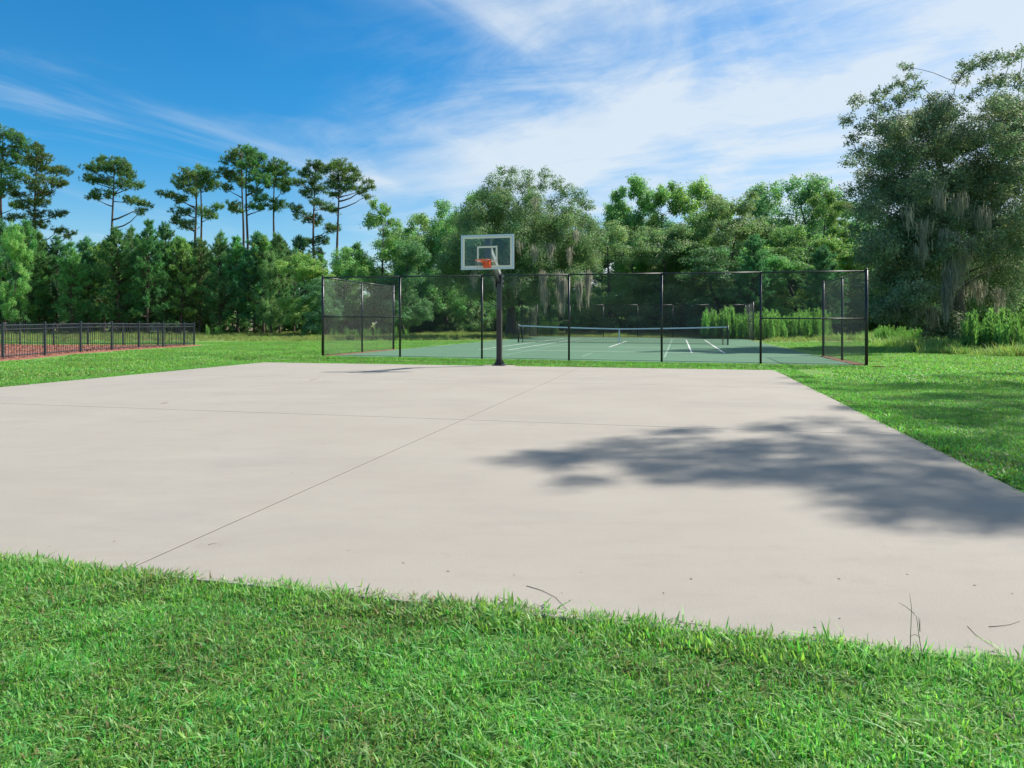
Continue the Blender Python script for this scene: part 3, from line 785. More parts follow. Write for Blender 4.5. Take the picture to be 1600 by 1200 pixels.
def crown_clumps(seed, H, Wd, zb=.25, n=26, cr=.2, top_open=.25, squash=.8):
    """uneven crown: clumps spread through a lumpy envelope of a few lobes, some sticking out"""
    rng = np.random.default_rng(seed); out = []
    lobes = [(0, 0, H * (1 - .16), .3 * Wd)]
    for i in range(6):
        a = i * 2.4 + rng.uniform(0, 1); q = .27 * Wd * rng.uniform(.6, 1.15); lobes.append((q * math.cos(a), q * math.sin(a), H * rng.uniform(zb + .18, .86), Wd * rng.uniform(.2, .3)))
    for i in range(4):
        a = i * 1.57 + rng.uniform(0, 1); q = .3 * Wd * rng.uniform(.5, 1.1); lobes.append((q * math.cos(a), q * math.sin(a), H * (zb + rng.uniform(.02, .2)), Wd * rng.uniform(.18, .27)))
    for i in range(n * 2):
        x, y, z, R_ = lobes[i % len(lobes)]; d = norm(rng.normal(size=3)); q = R_ * rng.uniform(.3, 1.0) ** .6
        r = Wd * cr * rng.uniform(.45, .85); zz = min(z + d[2] * q * 1.2, H - r * .6)
        out.append((x + d[0] * q, y + d[1] * q, max(zz, .4), r, r * squash * rng.uniform(.75, 1.1), rng.uniform(.6, 1.1)))
    for i in range(4):                                            # leaders that break the outline
        a = rng.uniform(0, 6.28); q = Wd * rng.uniform(.05, .3); r = Wd * rng.uniform(.04, .07)
        out.append((q * math.cos(a), q * math.sin(a), H * rng.uniform(.9, .98) - q * .5, r * 1.3, r * 1.5, .8))
    return out

def at(x, Y): return ((x - 800) / F * Y, Y, float(gz((x - 800) / F * Y, Y)))
def ray(x, y, Y): return (x - 800) / F * Y, hgt(y, Y)
def hgt(y, Y): return CAM_H + (HOR - y) / F * Y + .05
ORD = ['first', 'second', 'third', 'fourth', 'fifth', 'sixth', 'seventh', 'eighth', 'ninth', 'tenth', 'eleventh', 'twelfth', 'thirteenth', 'fourteenth', 'fifteenth', 'sixteenth', 'seventeenth', 'eighteenth', 'nineteenth', 'twentieth', 'twenty-first', 'twenty-second', 'twenty-third', 'twenty-fourth', 'twenty-fifth', 'twenty-sixth', 'twenty-seventh', 'twenty-eighth']

# tall pines above the young plantation; foliage plates read off as offsets in decimetre-like photo units
TP = [
 (3, 92, 'tall pine cut by the left edge of the view', [(5,208,13,8),(-14,222,12,8),(28,217,14,8),(36,232,12,7),(10,236,18,8),(-12,250,14,7),(34,250,13,7),(8,262,16,8),(26,275,15,7),(-10,285,14,6),(16,290,14,7),(2,303,12,6),(25,322,9,4)]),
 (56, 90, 'tall ragged pine with foliage far down its trunk, second from the left', [(57,234,10,7),(66,246,14,7),(50,250,9,6),(86,266,15,5),(101,270,8,4),(58,264,15,7),(78,284,18,6),(47,286,11,6),(62,300,18,7),(95,288,8,4),(27,304,10,5),(34,319,12,5),(64,317,17,6),(91,335,11,5),(57,334,11,6),(24,340,12,4),(62,350,13,6),(90,359,9,4),(107,367,8,4)]),
 (176, 94, 'lone flat-topped pine standing apart in the gap of blue sky', [(168,252,18,6),(192,257,12,7),(156,262,14,6),(182,266,17,7),(140,263,9,4),(199,274,11,7),(143,280,14,5),(163,282,13,5),(192,287,17,6),(213,290,10,4),(160,303,15,5),(146,308,9,4),(206,312,13,5),(225,319,11,5),(221,330,7,3)]),
 (305, 93, 'left stem of the close pair of pines, branches reaching left', [(296,272,14,6),(279,282,12,5),(290,290,14,6),(263,304,15,4),(281,311,13,5),(302,300,9,5),(284,330,14,5),(277,345,10,6),(293,352,12,7)]),
 (313, 96, 'right stem of the close pair of pines beside the lone pine', [(315,268,14,6),(328,276,13,7),(310,280,12,6),(334,290,11,6),(318,292,13,6),(338,324,9,4),(316,330,12,5),(327,338,10,4)]),
 (379, 95, 'left trunk of the tallest pine pair in the middle of the row', [(374,240,16,7),(360,252,14,7),(384,256,14,8),(350,270,11,6),(366,276,15,8),(352,293,9,4),(380,285,11,6),(362,322,11,5),(372,328,8,4)]),
 (386, 92, 'right trunk of the tallest pine pair in the middle of the row', [(390,236,13,6),(402,246,15,8),(388,258,13,7),(412,262,13,8),(398,276,15,8),(416,282,10,6),(396,298,12,6),(408,311,12,6),(397,322,9,4),(412,323,8,4)]),
 (429, 94, 'slim pine just right of the tallest pair', [(432,257,14,6),(418,268,12,6),(446,266,12,6),(437,278,14,6),(424,288,12,6),(452,284,9,5),(443,296,10,5),(438,318,12,5),(428,326,8,4)]),
 (491, 93, 'dark pine with low limbs bending down beside the rightmost tall pine', [(488,257,10,6),(475,271,11,6),(501,262,9,6),(490,280,14,7),(468,286,9,5),(500,296,11,6),(482,302,12,6),(513,324,11,5),(496,318,10,5),(463,325,9,5),(474,338,12,6),(493,345,12,6),(480,380,16,5),(508,375,10,5),(519,357,12,6),(494,394,9,4)]),
 (528, 91, 'rightmost tall pine, one long limb reaching to the right', [(530,257,15,6),(515,264,11,6),(546,267,13,6),(533,278,17,8),(553,280,11,6),(519,290,12,6),(541,292,12,6),(575,290,9,6),(570,308,7,3),(562,297,10,5),(524,304,9,5),(523,330,6,3)]),
]
for i, (tx, Y, lab, cl) in enumerate(TP):
    rng = np.random.default_rng(100 + i); s = Y / F; x0, y0, z0 = at(tx, Y)
    H = hgt(min(c[1] - c[3] for c in cl), Y)
    cm = []
    for a, b, r1, r2 in cl:
        d = rng.normal(0, .35) * abs(a - tx) * s + rng.normal(0, .6); xx, zz = ray(a, b, Y + d); cm.append((xx - x0, d, zz - z0, r1 * s * 1.15, r2 * s * 1.4))
    assemble('pine_tree', tall_pine(200 + i, H, cm, r0=.26 + .05 * rng.random()), (x0, y0, z0), lab, 'pine tree', 'tall pines above the plantation')

# plantation of young pines along the left
YP = [young_pine(11 + i, 10.0, rm, bs, tn) for i, (rm, bs, tn) in enumerate([(2.5, .1, (.135, .31, .13)), (2.1, .16, (.16, .35, .12)), (2.6, .08, (.115, .28, .13)), (2.2, .2, (.20, .38, .12)), (2.4, .12, (.135, .30, .115))])]
yp_front = [(-42,352),(-18,362),(8,350),(38,350),(62,366),(88,372),(112,384),(141,376),(163,380),(186,362),(203,358),(231,350),(254,352),(283,376),(312,376),(343,364),(371,374),(396,366),(412,372),(437,370),(459,392)]
for i, (tx, ty) in enumerate(yp_front):
    rng = np.random.default_rng(300 + i); Y = 72 + 6 * rng.random(); h = hgt(ty, Y) / 10.0
    lab = f'young green pine in the front row behind the lawn, {ORD[i]} from the left edge'
    assemble('young_pine', YP[i % 5], at(tx, Y), lab, 'pine tree', 'front row of young pines', rng.uniform(0, 6.28), ((w_ := rng.uniform(.78, 1.12)), w_, h))
rng = np.random.default_rng(77)
for i, tx in enumerate(list(range(-60, 500, 24)) + [505, 535, 560]):
    Y = 82 + 9 * rng.random(); ty = 382 + rng.normal(0, 9) + (14 if 60 < tx < 130 else 0) + (10 if tx > 470 else 0); h = hgt(ty, Y) / 10
    assemble('young_pine', YP[(i * 3 + 1) % 5], at(tx + rng.normal(0, 5), Y), 'young pine in the second row, half hidden behind the front row', 'pine tree', 'second row of young pines', rng.uniform(0, 6.28), (1.05, 1.05, h))

# broadleaf trees in the middle and right background
LIGHT = (.215, .40, .125); MID = (.195, .365, .145); DARK = (.155, .305, .145); GREY = (.225, .34, .175)
BV = {}
for nm, tint, sd, zb, n, cr, lf in (('a', LIGHT, 1, .2, 30, .17, .19), ('b', MID, 2, .12, 34, .17, .17), ('c', DARK, 3, .1, 34, .19, .17), ('d', GREY, 4, .08, 34, .17, .15), ('e', LIGHT, 5, .12, 34, .15, .19), ('f', MID, 6, .1, 36, .18, .17)):
    BV[nm] = broad(40 + sd, 12, crown_clumps(60 + sd, 12, 6.6, zb, n, cr), (0, .2), lf * .95, 320, tint)
bt = [  # photo column, top row, width in photo units, distance, kind, description
 (597, 314, 62, 70, 'e', 'light green sapling tree standing out above the left fence corner'),
 (24, 352, 28, 69, 'a', 'pale green leafy tree among the young pines near the left edge'),
 (424, 394, 28, 69, 'f', 'leafy tree among the young pines below the slim pine'),
 (540, 388, 62, 72, 'f', 'low rounded tree behind the left corner of the tennis fence'),
 (478, 398, 52, 66, 'a', 'pale leafy small tree at the right end of the young pine row'),
 (507, 430, 44, 64, 'c', 'dark bushy tree at the left edge of the tennis fence'),
 (660, 336, 66, 78, 'b', 'mid green tree left of the mossy oak, behind the hoop'),
 (700, 318, 70, 74, 'f', 'rounded tree touching the left side of the mossy oak'),
 (742, 300, 70, 80, 'b', 'tall tree rising behind the left half of the backboard'),
 (630, 372, 60, 68, 'c', 'dark tree behind the second post of the tennis fence'),
 (984, 279, 56, 80, 'a', 'bright green tree with a thin leaning top right of the mossy oak'),
 (1034, 288, 72, 82, 'e', 'bright green double-topped tree above the tennis net'),
 (1099, 287, 66, 84, 'a', 'bright green rounded treetop above the fence post right of the net'),
 (960, 352, 80, 72, 'd', 'grey green tree right beside the mossy oak'),
 (1030, 352, 84, 74, 'd', 'grey green tree below the bright double-topped tree'),
 (1075, 335, 80, 76, 'f', 'mid green tree between the bright rounded tops'),
 (1150, 303, 92, 78, 'd', 'wide grey green tree left of the dark domed tree'),
 (1205, 276, 74, 88, 'c', 'left dome of the dark green trees near the big oak'),
 (1255, 268, 90, 86, 'c', 'tallest dark domed tree left of the big oak'),
 (1292, 296, 66, 78, 'e', 'bright yellow green tree leaning against the big oak'),
 (1240, 352, 84, 72, 'b', 'mid green tree above the right end of the near fence'),
 (1120, 380, 84, 70, 'c', 'dark low tree above the net post'),
 (1190, 385, 74, 69, 'f', 'low green tree above the right end of the backstop'),
 (1310, 372, 72, 70, 'a', 'bright low tree above the right corner of the near fence'),
 (1345, 330, 90, 80, 'f', 'mid green tree filling the gap left of the big oak'),
 (1590, 330, 110, 62, 'e', 'bright green tree behind the big oak at the right edge'),
 (1550, 390, 90, 66, 'f', 'mid green tree behind the hanging moss of the big oak'),
 (1400, 392, 90, 68, 'c', 'dark tree behind the left limbs of the big oak'),
 (1470, 330, 120, 76, 'c', 'dark tree straight behind the big oak trunk'),
]
for i, (tx, ty, wd, Y, kd, lab) in enumerate(bt):
    rng = np.random.default_rng(500 + i); h = hgt(ty, Y) / 12; w = wd * Y / F / 6.0 * 1.45
    assemble('leafy_tree', BV[kd], at(tx, Y), lab, 'tree', 'leafy trees behind the tennis court', rng.uniform(0, 6.28), (w, w, h))
rng = np.random.default_rng(91)
for i, tx in enumerate(list(range(640, 1640, 42))):                    # the wood closes behind them
    Y = 92 + 10 * rng.random(); ty = 340 + rng.normal(0, 12); h = hgt(ty, Y) / 12; w = 1.9
    assemble('leafy_tree', BV['cbfdc'[i % 5]], at(tx, Y), 'leafy tree deep in the wood, mostly hidden by nearer trees', 'tree', 'trees deep in the wood', rng.uniform(0, 6.28), (w, w, h))
# young pines among the leafy trees
for tx, ty, Y, lab in ((1180, 372, 66, 'young dark pine among leafy trees above the backstop'), (1292, 388, 64, 'young bright green pine left of the big oak'), (858, 420, 78, 'young pine in the shade behind the mossy oak')):
    assemble('young_pine', YP[2], at(tx, Y), lab, 'pine tree', None, tx, (1, 1, hgt(ty, Y) / 10))
# undergrowth at the wood's edge
SH = [broad(70 + k, 2.6, crown_clumps(80 + k, 2.6, 3.6, .15, 16, .2, .2, .9), (0, .05), .15, 260, t, spread=.14) for k, t in enumerate((DARK, MID, GREY))]
rng = np.random.default_rng(12)
k = 0
for tx in list(range(520, 1380, 27)):
    Y = 69 + 7 * rng.random() + (4 if tx < 640 else 0)
    if 850 < tx < 1000 and rng.random() < .4: continue
    s = rng.uniform(.8, 1.5)
    assemble('bush', SH[k % 3], at(tx + rng.normal(0, 6), Y), 'dark bush in the undergrowth at the edge of the wood', 'bush', 'undergrowth bushes behind the tennis court', rng.uniform(0, 6.28), (s, s, s * rng.uniform(.8, 1.3))); k += 1
for tx in list(range(-40, 520, 33)):
    Y = 79 + 4 * rng.random(); s = rng.uniform(.55, .95)
    assemble('bush', SH[(k * 2) % 3], at(tx + rng.normal(0, 8), Y), 'low bush at the foot of the young pines', 'bush', 'bushes under the young pines', rng.uniform(0, 6.28), (s, s, s)); k += 1

for tx in [938, 952, 968, 984] + list(range(560, 1620, 40)) + list(range(-30, 540, 60)):
    Y = 86 + 5 * rng.random(); s = rng.uniform(1.6, 2.4)
    assemble('bush', SH[k % 3], at(tx + rng.normal(0, 8), Y), 'tall bush closing the gaps between trunks deep in the wood', 'bush', 'tall bushes deep in the wood', rng.uniform(0, 6.28), (s, s, s * .9)); k += 1

# --- the mossy live oak behind the hoop
def px_clumps(lst, Y, tx, rng, dy, wt=1.0, flat=.95):
    s = Y / F; out = []
    for c in lst:
        x, y, r = c[:3]; w = c[3] if len(c) > 3 else wt; d = c[4] if len(c) > 4 else (rng.uniform(-1.7, .8) * dy if r > 16 else rng.normal(0, .7 * dy))
        xx, zz = ray(x, y, Y + d); x0 = (tx - 800) / F * Y
        out.append((xx - x0, d, zz, r * s * 1.2, r * s * flat * 1.2, w))
        if r > 16 and len(c) < 5:                                  # the crown is deep: more foliage behind and in front
            for e in (-1, 1):
                d2 = d + e * rng.uniform(1.2, 3.2); xx, zz = ray(x + rng.normal(0, 5), y + rng.normal(0, 5), Y + d2); out.append((xx - x0, d2, zz, r * s * .85, r * s * .8 * flat, w * .8))
    return out
Y = 60; tx = 800; rng = np.random.default_rng(21)
cl = [(785,268,9,.6),(803,270,9,.6),(825,275,10,.6),(852,273,10,.6),(845,290,11,.7),(870,288,11,.7),(772,288,13,.8),(795,292,15,.9),(822,296,14,.8),(885,302,13,.8),(905,308,12,.8),(915,322,12,.8),(760,308,15),(785,315,18),(830,318,17),(865,322,14,.8),(895,330,15),
      (745,332,18),(775,342,21),(812,340,22),(848,345,20),(882,350,19),(915,350,16),(725,350,18),(930,372,14),(740,372,22),(780,375,24),(822,375,25),(865,378,24),(905,380,22),(715,385,20),(750,402,22),(795,408,25),(840,408,25),(885,410,24),(920,402,18),
      (700,412,18),(725,430,20),(770,440,22),(815,442,22),(860,440,22),(900,432,18),(928,422,12),(745,455,18),(790,468,16),(835,465,16),(690,440,16),(872,462,14)]
moss = []
for (x, y, w, L, n) in [(880,440,.3,3.4,260),(873,430,.22,2.2,120),(905,445,.25,2.6,200),(919,430,.25,3.2,190),(848,430,.3,2.2,160),(835,390,.25,1.5,100),(860,385,.3,1.6,120),(806,440,.35,1.6,120),(775,430,.3,1.6,100),(836,312,.3,1.0,80),(890,392,.25,1.6,110),(740,430,.3,1.5,80),(812,380,.25,1.2,70),(875,455,.3,2.4,160),(852,455,.3,2.4,140),(900,365,.25,1.2,80)]:
    dd = -5.2 - 1.4 * rng.random(); xx, zz = ray(x, y, Y + dd); moss.append((xx - (tx - 800) / F * Y, dd, zz, w * .7, L * .9, n * .6))
parts = broad(31, hgt(262, Y), px_clumps(cl, Y, tx, rng, 2.0), (0, .42), .14, 420, (.17, .27, .125), M_OAKLEAF, M_OAK, moss, spread=.2, var=.32)
assemble('live_oak', parts, at(tx, Y), 'broad live oak hung with grey moss behind the basketball hoop', 'oak tree')

# --- the big oak at the right
Y = 38; tx = 1492; rng = np.random.default_rng(22)
cl = [(1336,158,11,.55),(1325,188,11,.55),(1345,203,11,.6),(1330,220,10,.5),(1328,250,12,.55),(1345,240,12,.6),(1352,275,14,.7),(1322,300,12,.5),(1340,295,13,.6),(1368,152,11,.55),(1386,138,10,.5),(1380,168,12,.6),(1398,128,8,.45),(1414,104,9,.5),(1426,118,9,.5),(1408,132,8,.45),(1420,146,12,.6),(1438,134,8,.4),(1402,160,12,.6),(1362,185,12,.6),(1375,200,14,.7),
      (1400,205,25),(1440,195,25),(1478,178,24),(1462,160,15,.7),(1372,245,24),(1418,240,30),(1468,230,32),(1510,215,27),(1385,292,31),(1438,292,37),(1490,285,35),(1535,265,32),(1362,325,26,.8),(1415,350,38),(1468,345,37),(1522,325,35),(1375,390,30),(1425,405,37),(1475,392,27),(1545,372,32),(1382,440,28),(1428,452,31),(1385,482,20),(1425,490,19,.8),(1468,432,18),(1475,455,14),(1562,300,28),(1592,345,30),(1590,270,26,.9),(1570,230,24,.8),(1345,360,16,.5),(1335,325,15,.5),(1352,400,16,.6),
      (1530,420,34,1,3.5),(1575,420,36,1,3.5),(1555,462,34,1,4),(1505,470,26,1,4),(1475,505,20,1.1,-.8),(1495,520,16,1.1,-1.2),(1455,522,13,1,-1),(1600,390,26,.9),
      (1500,122,11,.6),(1512,102,12,.6),(1532,96,12,.6),(1552,92,12,.6),(1578,92,12,.6),(1600,82,13,.42),(1520,148,12,.45),(1545,128,13,.6),(1570,122,13,.6),(1596,128,15,.6),(1560,165,20,.8),(1590,175,24,.9),(1575,200,24,.9),(1610,240,26,.9),(1532,182,15,.6),(1545,205,16,.7),(1605,215,18,.7),(1620,300,24,.8),(1625,150,18,.5)]
moss = []
for (x, y, w, L, n, dd) in [(1490,372,.28,3.0,420,-2.2),(1478,365,.2,2.4,220,-2.3),(1502,385,.25,2.6,260,-2),(1515,375,.2,1.6,160,-2),(1485,425,.22,2.4,260,-2.4),(1478,450,.16,2.2,160,-2.6),(1545,400,.3,1.5,160,-1.5),(1530,445,.3,1.4,150,1.0),(1560,455,.3,1.4,150,1.2),(1515,440,.25,1.2,110,1.0),(1445,350,.3,1.2,120,-2.5),(1470,300,.3,1.2,110,-2.6),(1500,310,.3,1.4,120,-2.4),(1535,330,.3,1.4,140,-2.2),(1430,470,.3,1.6,140,-1.5),(1455,480,.3,1.6,140,-.8),(1570,385,.3,1.3,120,-1),(1440,385,.3,1.3,110,-2.6),(1400,470,.25,1.2,90,-1.5),(1560,490,.25,1.4,100,1),(1420,330,.25,1.1,90,-3)]:
    dd -= 2.6 if dd < -1.9 else .8; xx, zz = ray(x, y, Y + dd); moss.append((xx - (tx - 800) / F * Y, dd, zz, w * .8, L * .9, n * .5))
parts = broad(33, hgt(92, Y), px_clumps(cl, Y, tx, rng, 1.7), (0, .5), .12, 680, (.195, .255, .16), M_OAKLEAF, M_OAK, moss, spread=.17, var=.33,
              trunk_pts=[(.4, 0, -.2), (.3, .2, 1.6), (0, .3, 4), (-.5, .2, 7.5), (-.8, 0, 10), (-1.2, 0, 12.2)], limb_r=1.0)
assemble('live_oak', parts, at(tx, Y), 'huge dark live oak draped with hanging moss at the right edge', 'oak tree')

# --- trees standing just outside the right edge; their shade falls on the court and the lawn
def shade_clumps(lst, seed):
    """lst: photo column, row of a patch of shade, radius in metres, height of the leaves that cast it"""
    out = []; rng = np.random.default_rng(seed)
    for (x, y, r, z) in lst:
        Yg = F * CAM_H / (y - HOR); Xg = (x - 800) / F * Yg
        k = z / SUN.z; out.append((Xg + SUN.x * k, Yg + SUN.y * k, z, r))
    return out
def outside_tree(seed, base, H, sh, label, tint, r0):
    cl = [(x - base[0], y - base[1], z, r, r * .8, w) for (x, y, z, r), w in zip(shade_clumps(sh, seed), np.random.default_rng(seed).uniform(.5, .95, len(sh)))]
    parts = broad(seed, H, cl, (0, r0), .13, 260, tint, M_OAKLEAF, M_OAK, None, spread=.2)
    assemble('oak_tree', parts, (base[0], base[1], float(gz(*base))), label, 'oak tree')
sh = [(835,712,.34,9.4),(858,722,.3,9.3),(880,712,.42,9.6),(930,705,.5,10),(985,690,.5,10.3),(1000,722,.55,9.8),(1050,675,.42,10.6),(1060,712,.6,10.2),(1075,745,.45,9.6),(1130,690,.55,10.8),(1140,725,.6,10.2),(1130,752,.4,9.7),(1210,672,.5,11),(1210,705,.6,10.6),(1225,740,.5,10),(1290,660,.5,11.2),(1300,690,.6,11),(1310,730,.6,10.4),(1385,680,.6,11.2),(1400,715,.65,10.9),(1420,755,.6,10.3),(1350,800,.3,9.2),(1400,810,.28,9),(1480,740,.7,10.9),(1500,780,.6,10.2),(1540,820,.35,9.4),(1570,790,.6,10),(1580,740,.8,11),(1480,700,.7,11.6),(900,750,.3,9.3),(1290,752,.45,10),(1350,748,.5,10.2),(1430,790,.5,9.9),(1180,745,.4,9.9),(1330,640,.4,11.6),
      (1420,640,.8,11.8),(1480,655,.9,11.4),(1550,650,1.0,11.6),(1600,680,1.0,11.2),(1560,700,.9,11)]
outside_tree(35, (15.6, 12.2), 13.2, sh, 'oak standing just outside the right edge, casting the shade on the concrete', (0.084, 0.140, 0.049), .34)
sh = [(1270,600,.5,10.5),(1330,608,.7,11),(1400,603,.9,11.5),(1470,608,.9,11.2),(1540,600,1.0,11.6),(1590,606,1.0,11.2),(1500,618,.9,11.8),(1440,622,.8,11),(1580,625,1.0,11.4),(1240,590,.4,10),(1500,588,.9,12),(1590,586,1.0,12),(1600,640,.9,11)]
outside_tree(36, (19.8, 17.6), 13.5, sh, 'oak farther back outside the right edge, shading the right lawn', (0.084, 0.140, 0.049), .34)

# --- the house far behind the young pines
def build_house():
    X0, Y0 = -56.0, 112.0; root = empty('house', (X0, Y0, 0), R(-12)); tag(root, 'tan house glimpsed between the young pine trunks at the left', 'house')
    mw = pbr('house_wall', (.48, .38, .31), .9, var=.05); mr = pbr('house_roof', (.12, .1, .09), .9); mg = pbr('house_window', (.05, .06, .07), .1); mt = pbr('house_trim', (.7, .7, .68), .7)
    MB().box(-9, 9, 0, 10, -.2, 5.2).obj('wall', mw, root)
    m = MB(); m.add([(-9.6, -.6, 5.1), (9.6, -.6, 5.1), (9.6, 10.6, 5.1), (-9.6, 10.6, 5.1), (-5, 5, 8.2), (5, 5, 8.2)], [(0, 1, 5, 4), (1, 2, 5), (2, 3, 4, 5), (3, 0, 4), (3, 2, 1, 0)]); m.obj('roof', mr, root)
    for x in (-7, -4.2, -1, 2.2, 5.4):
        for z in (.9, 3.3):
            f = MB().box(x - .08, x + 1.28, -.05, -.003, z - .08, z + 1.58).obj('window', mt, root); MB().box(x, x + 1.2, -.07, -.053, z, z + 1.5).obj('pane', mg, f)
build_house()
# ------------------------------------------------------------------ grass, weeds and small things
TUFTS = {}
def tuft_collection(key, n, blades, rad, ln, w, base, dry, lean=.55, seed=0, var=.5):
    col = bpy.data.collections.new(key); rng = np.random.default_rng(900 + seed)
    for i in range(n):
        k = blades; a = rng.uniform(0, 6.28, k); rr = rad * np.sqrt(rng.uniform(0, 1, k)); root = np.stack([rr * np.cos(a), rr * np.sin(a), np.full(k, -.006)], -1)
        L = ln * rng.uniform(.45, 1.25, k); d = rng.uniform(0, 6.28, k); le = np.abs(rng.normal(0, lean, k)) + .1
        hd = np.stack([np.cos(d), np.sin(d), np.zeros(k)], -1); sd_ = np.stack([-np.sin(d + rng.normal(0, .5, k)), np.cos(d + rng.normal(0, .5, k)), rng.normal(0, .2, k)], -1)
        def P(t): return root + hd * (L * (le * .55 * t + le * .5 * t * t))[:, None] + np.array([0, 0, 1]) * (L * (t - .32 * np.minimum(le, 1.6) * t * t))[:, None]
        ws = w * rng.uniform(.6, 1.3, k)[:, None]
        p0, p1, p2 = P(0), P(.55), P(1)
        Q = np.concatenate([np.stack([p0 - sd_ * ws * .45, p0 + sd_ * ws * .45, p1 + sd_ * ws * .5, p1 - sd_ * ws * .5], 1), np.stack([p1 - sd_ * ws * .5, p1 + sd_ * ws * .5, p2 + sd_ * ws * .06, p2 - sd_ * ws * .06], 1)])
        g = rng.uniform(1 - var, 1 + var, (k, 1)); c = np.array([base]) * g * (1.12 - .24 * i / max(1, n - 1)); c[:, 0] *= rng.uniform(.6, 1.6, k); pl = rng.random(k) < .56 * var; c[pl] = c[pl] * .6 + np.array([.16, .21, .12])
        dr = rng.random(k) < dry * (.3 + 1.7 * (i / max(1, n - 1)) ** 1.5); c[dr] = np.array([.30, .255, .12]) * rng.uniform(.6, 1.2, (dr.sum(), 1))
        me = np_mesh(key, Q.reshape(-1, 3), 4, M_GRASS, np.concatenate([c, c]))
        col.objects.link(bpy.data.objects.new(key, me))
    TUFTS[key] = (col, n)
    return col
def scatter(name, key, P, scale, seed, label, cat, tiltamt=.12, zs=None):
    col, n = TUFTS[key]; rng = np.random.default_rng(seed); k = len(P)
    me = bpy.data.meshes.new(name); me.vertices.add(k); me.vertices.foreach_set('co', np.ascontiguousarray(P, np.float32).ravel())
    rot = np.stack([rng.normal(0, tiltamt, k), rng.normal(0, tiltamt, k), rng.uniform(0, 6.283, k)], -1).astype(np.float32)
    at_ = me.attributes.new('rot', 'FLOAT_VECTOR', 'POINT'); at_.data.foreach_set('vector', rot.ravel())
    s3 = np.stack([scale, scale, scale if zs is None else scale * zs], -1).astype(np.float32)
    at_ = me.attributes.new('scl', 'FLOAT_VECTOR', 'POINT'); at_.data.foreach_set('vector', s3.ravel())
    at_ = me.attributes.new('idx', 'INT', 'POINT'); at_.data.foreach_set('value', np.clip((vnoise(P[:, 0], P[:, 1], max(.45, .03 * float(np.hypot(P[:, 0], P[:, 1]).mean())), 13) * 1.2 - .25 + rng.normal(0, .17, k)) * n, 0, n - 1).astype(np.int32))
    o = inst(name, me); tag(o, label, cat, kind='stuff')
    ng = bpy.data.node_groups.new('scatter', 'GeometryNodeTree'); ng.interface.new_socket('Geometry', in_out='INPUT', socket_type='NodeSocketGeometry'); ng.interface.new_socket('Geometry', in_out='OUTPUT', socket_type='NodeSocketGeometry')
    gi = ng.nodes.new('NodeGroupInput'); go = ng.nodes.new('NodeGroupOutput'); ip = ng.nodes.new('GeometryNodeInstanceOnPoints'); ci = ng.nodes.new('GeometryNodeCollectionInfo')
    ci.inputs['Collection'].default_value = col; ci.inputs['Separate Children'].default_value = True; ci.inputs['Reset Children'].default_value = True
    ip.inputs['Pick Instance'].default_value = True
    def na(nm, ty):
        a = ng.nodes.new('GeometryNodeInputNamedAttribute'); a.data_type = ty; a.inputs['Name'].default_value = nm; return a.outputs['Attribute']
    L = ng.links.new
    L(gi.outputs[0], ip.inputs['Points']); L(ci.outputs[0], ip.inputs['Instance']); L(na('idx', 'INT'), ip.inputs['Instance Index'])
    L(na('rot', 'FLOAT_VECTOR'), ip.inputs['Rotation']); L(na('scl', 'FLOAT_VECTOR'), ip.inputs['Scale']); L(ip.outputs[0], go.inputs[0])
    md = o.modifiers.new('scatter', 'NODES'); md.node_group = ng
    return o
GREEN = (.15, .37, .075)
tuft_collection('lawn_tuft', 8, 580, .19, .039, .0058, GREEN, .1, 1.1, 1)
tuft_collection('lawn_tuft_mid', 6, 520, .36, .055, .011, (.16, .36, .075), .04, 1.1, 6, .35)
tuft_collection('lawn_tuft_far', 6, 620, .9, .07, .026, (.165, .355, .075), .025, 1.0, 2, .22)
tuft_collection('edge_tuft', 4, 12, .045, .041, .0055, (.15, .36, .075), .1, .95, 3)
tuft_collection('verge_tuft', 5, 24, .08, .065, .011, (.155, .36, .07), .08, .8, 7)
tuft_collection('meadow_tuft', 5, 30, .22, .42, .018, (.2, .28, .07), .14, .5, 4)
tuft_collection('bank_tuft', 5, 46, .3, .5, .014, (.25, .40, .11), .06, .6, 5)

def lawn_ok(x, y, m=.0):
    u = x * CT - y * ST; v = x * ST + y * CT
    wig = (vnoise(u, v, .22, 4) - .45) * .09 + (vnoise(u, v, .9, 5) - .5) * .05
    slab = (u > SLAB[0] - .02 - wig * .4) & (u < SLAB[1] + .03 + wig * .5) & (v > SLAB[2] + wig + m) & (v < SLAB[3] + .03)
    foot = (u > -5.92) & (u < -4.83) & (v > 20) & (v < 20.64)
    court = (u > UL + .2) & (u < UR - .15) & (v > VN - .02) & (v < VF)
    mul = (x < PX + .42) & (y < 41 + (PX - x) * .14)
    return ~(slab | foot | court | mul)
def region(rng, n, x0, x1, y0, y1):
    x = rng.uniform(x0, x1, n); y = rng.uniform(y0, y1, n); ok = (np.abs(x) < .80 * y + .7) & lawn_ok(x, y); return x[ok], y[ok]
rng = np.random.default_rng(1)
def grid(rng, s, x0, x1, y0, y1):
    a, c = np.meshgrid(np.arange(x0, x1, s), np.arange(y0, y1, s)); x = (a + rng.uniform(-.5, .5, a.shape) * s).ravel(); y = (c + rng.uniform(-.5, .5, a.shape) * s).ravel()
    ok = (np.abs(x) < 1.15 * y + 4.0); return x[ok], y[ok]
def edge_ok(x, y, r):                       # the whole patch must stay off the paving
    ok = lawn_ok(x, y)
    for k in range(8): ok &= lawn_ok(x + r * math.cos(k * .785), y + r * math.sin(k * .785))
    return ok
x, y = grid(rng, .155, -6.5, 6.5, -.5, 5.6); ok = (np.hypot(x, y) < 6.3) & edge_ok(x, y, .13); x, y = x[ok], y[ok]
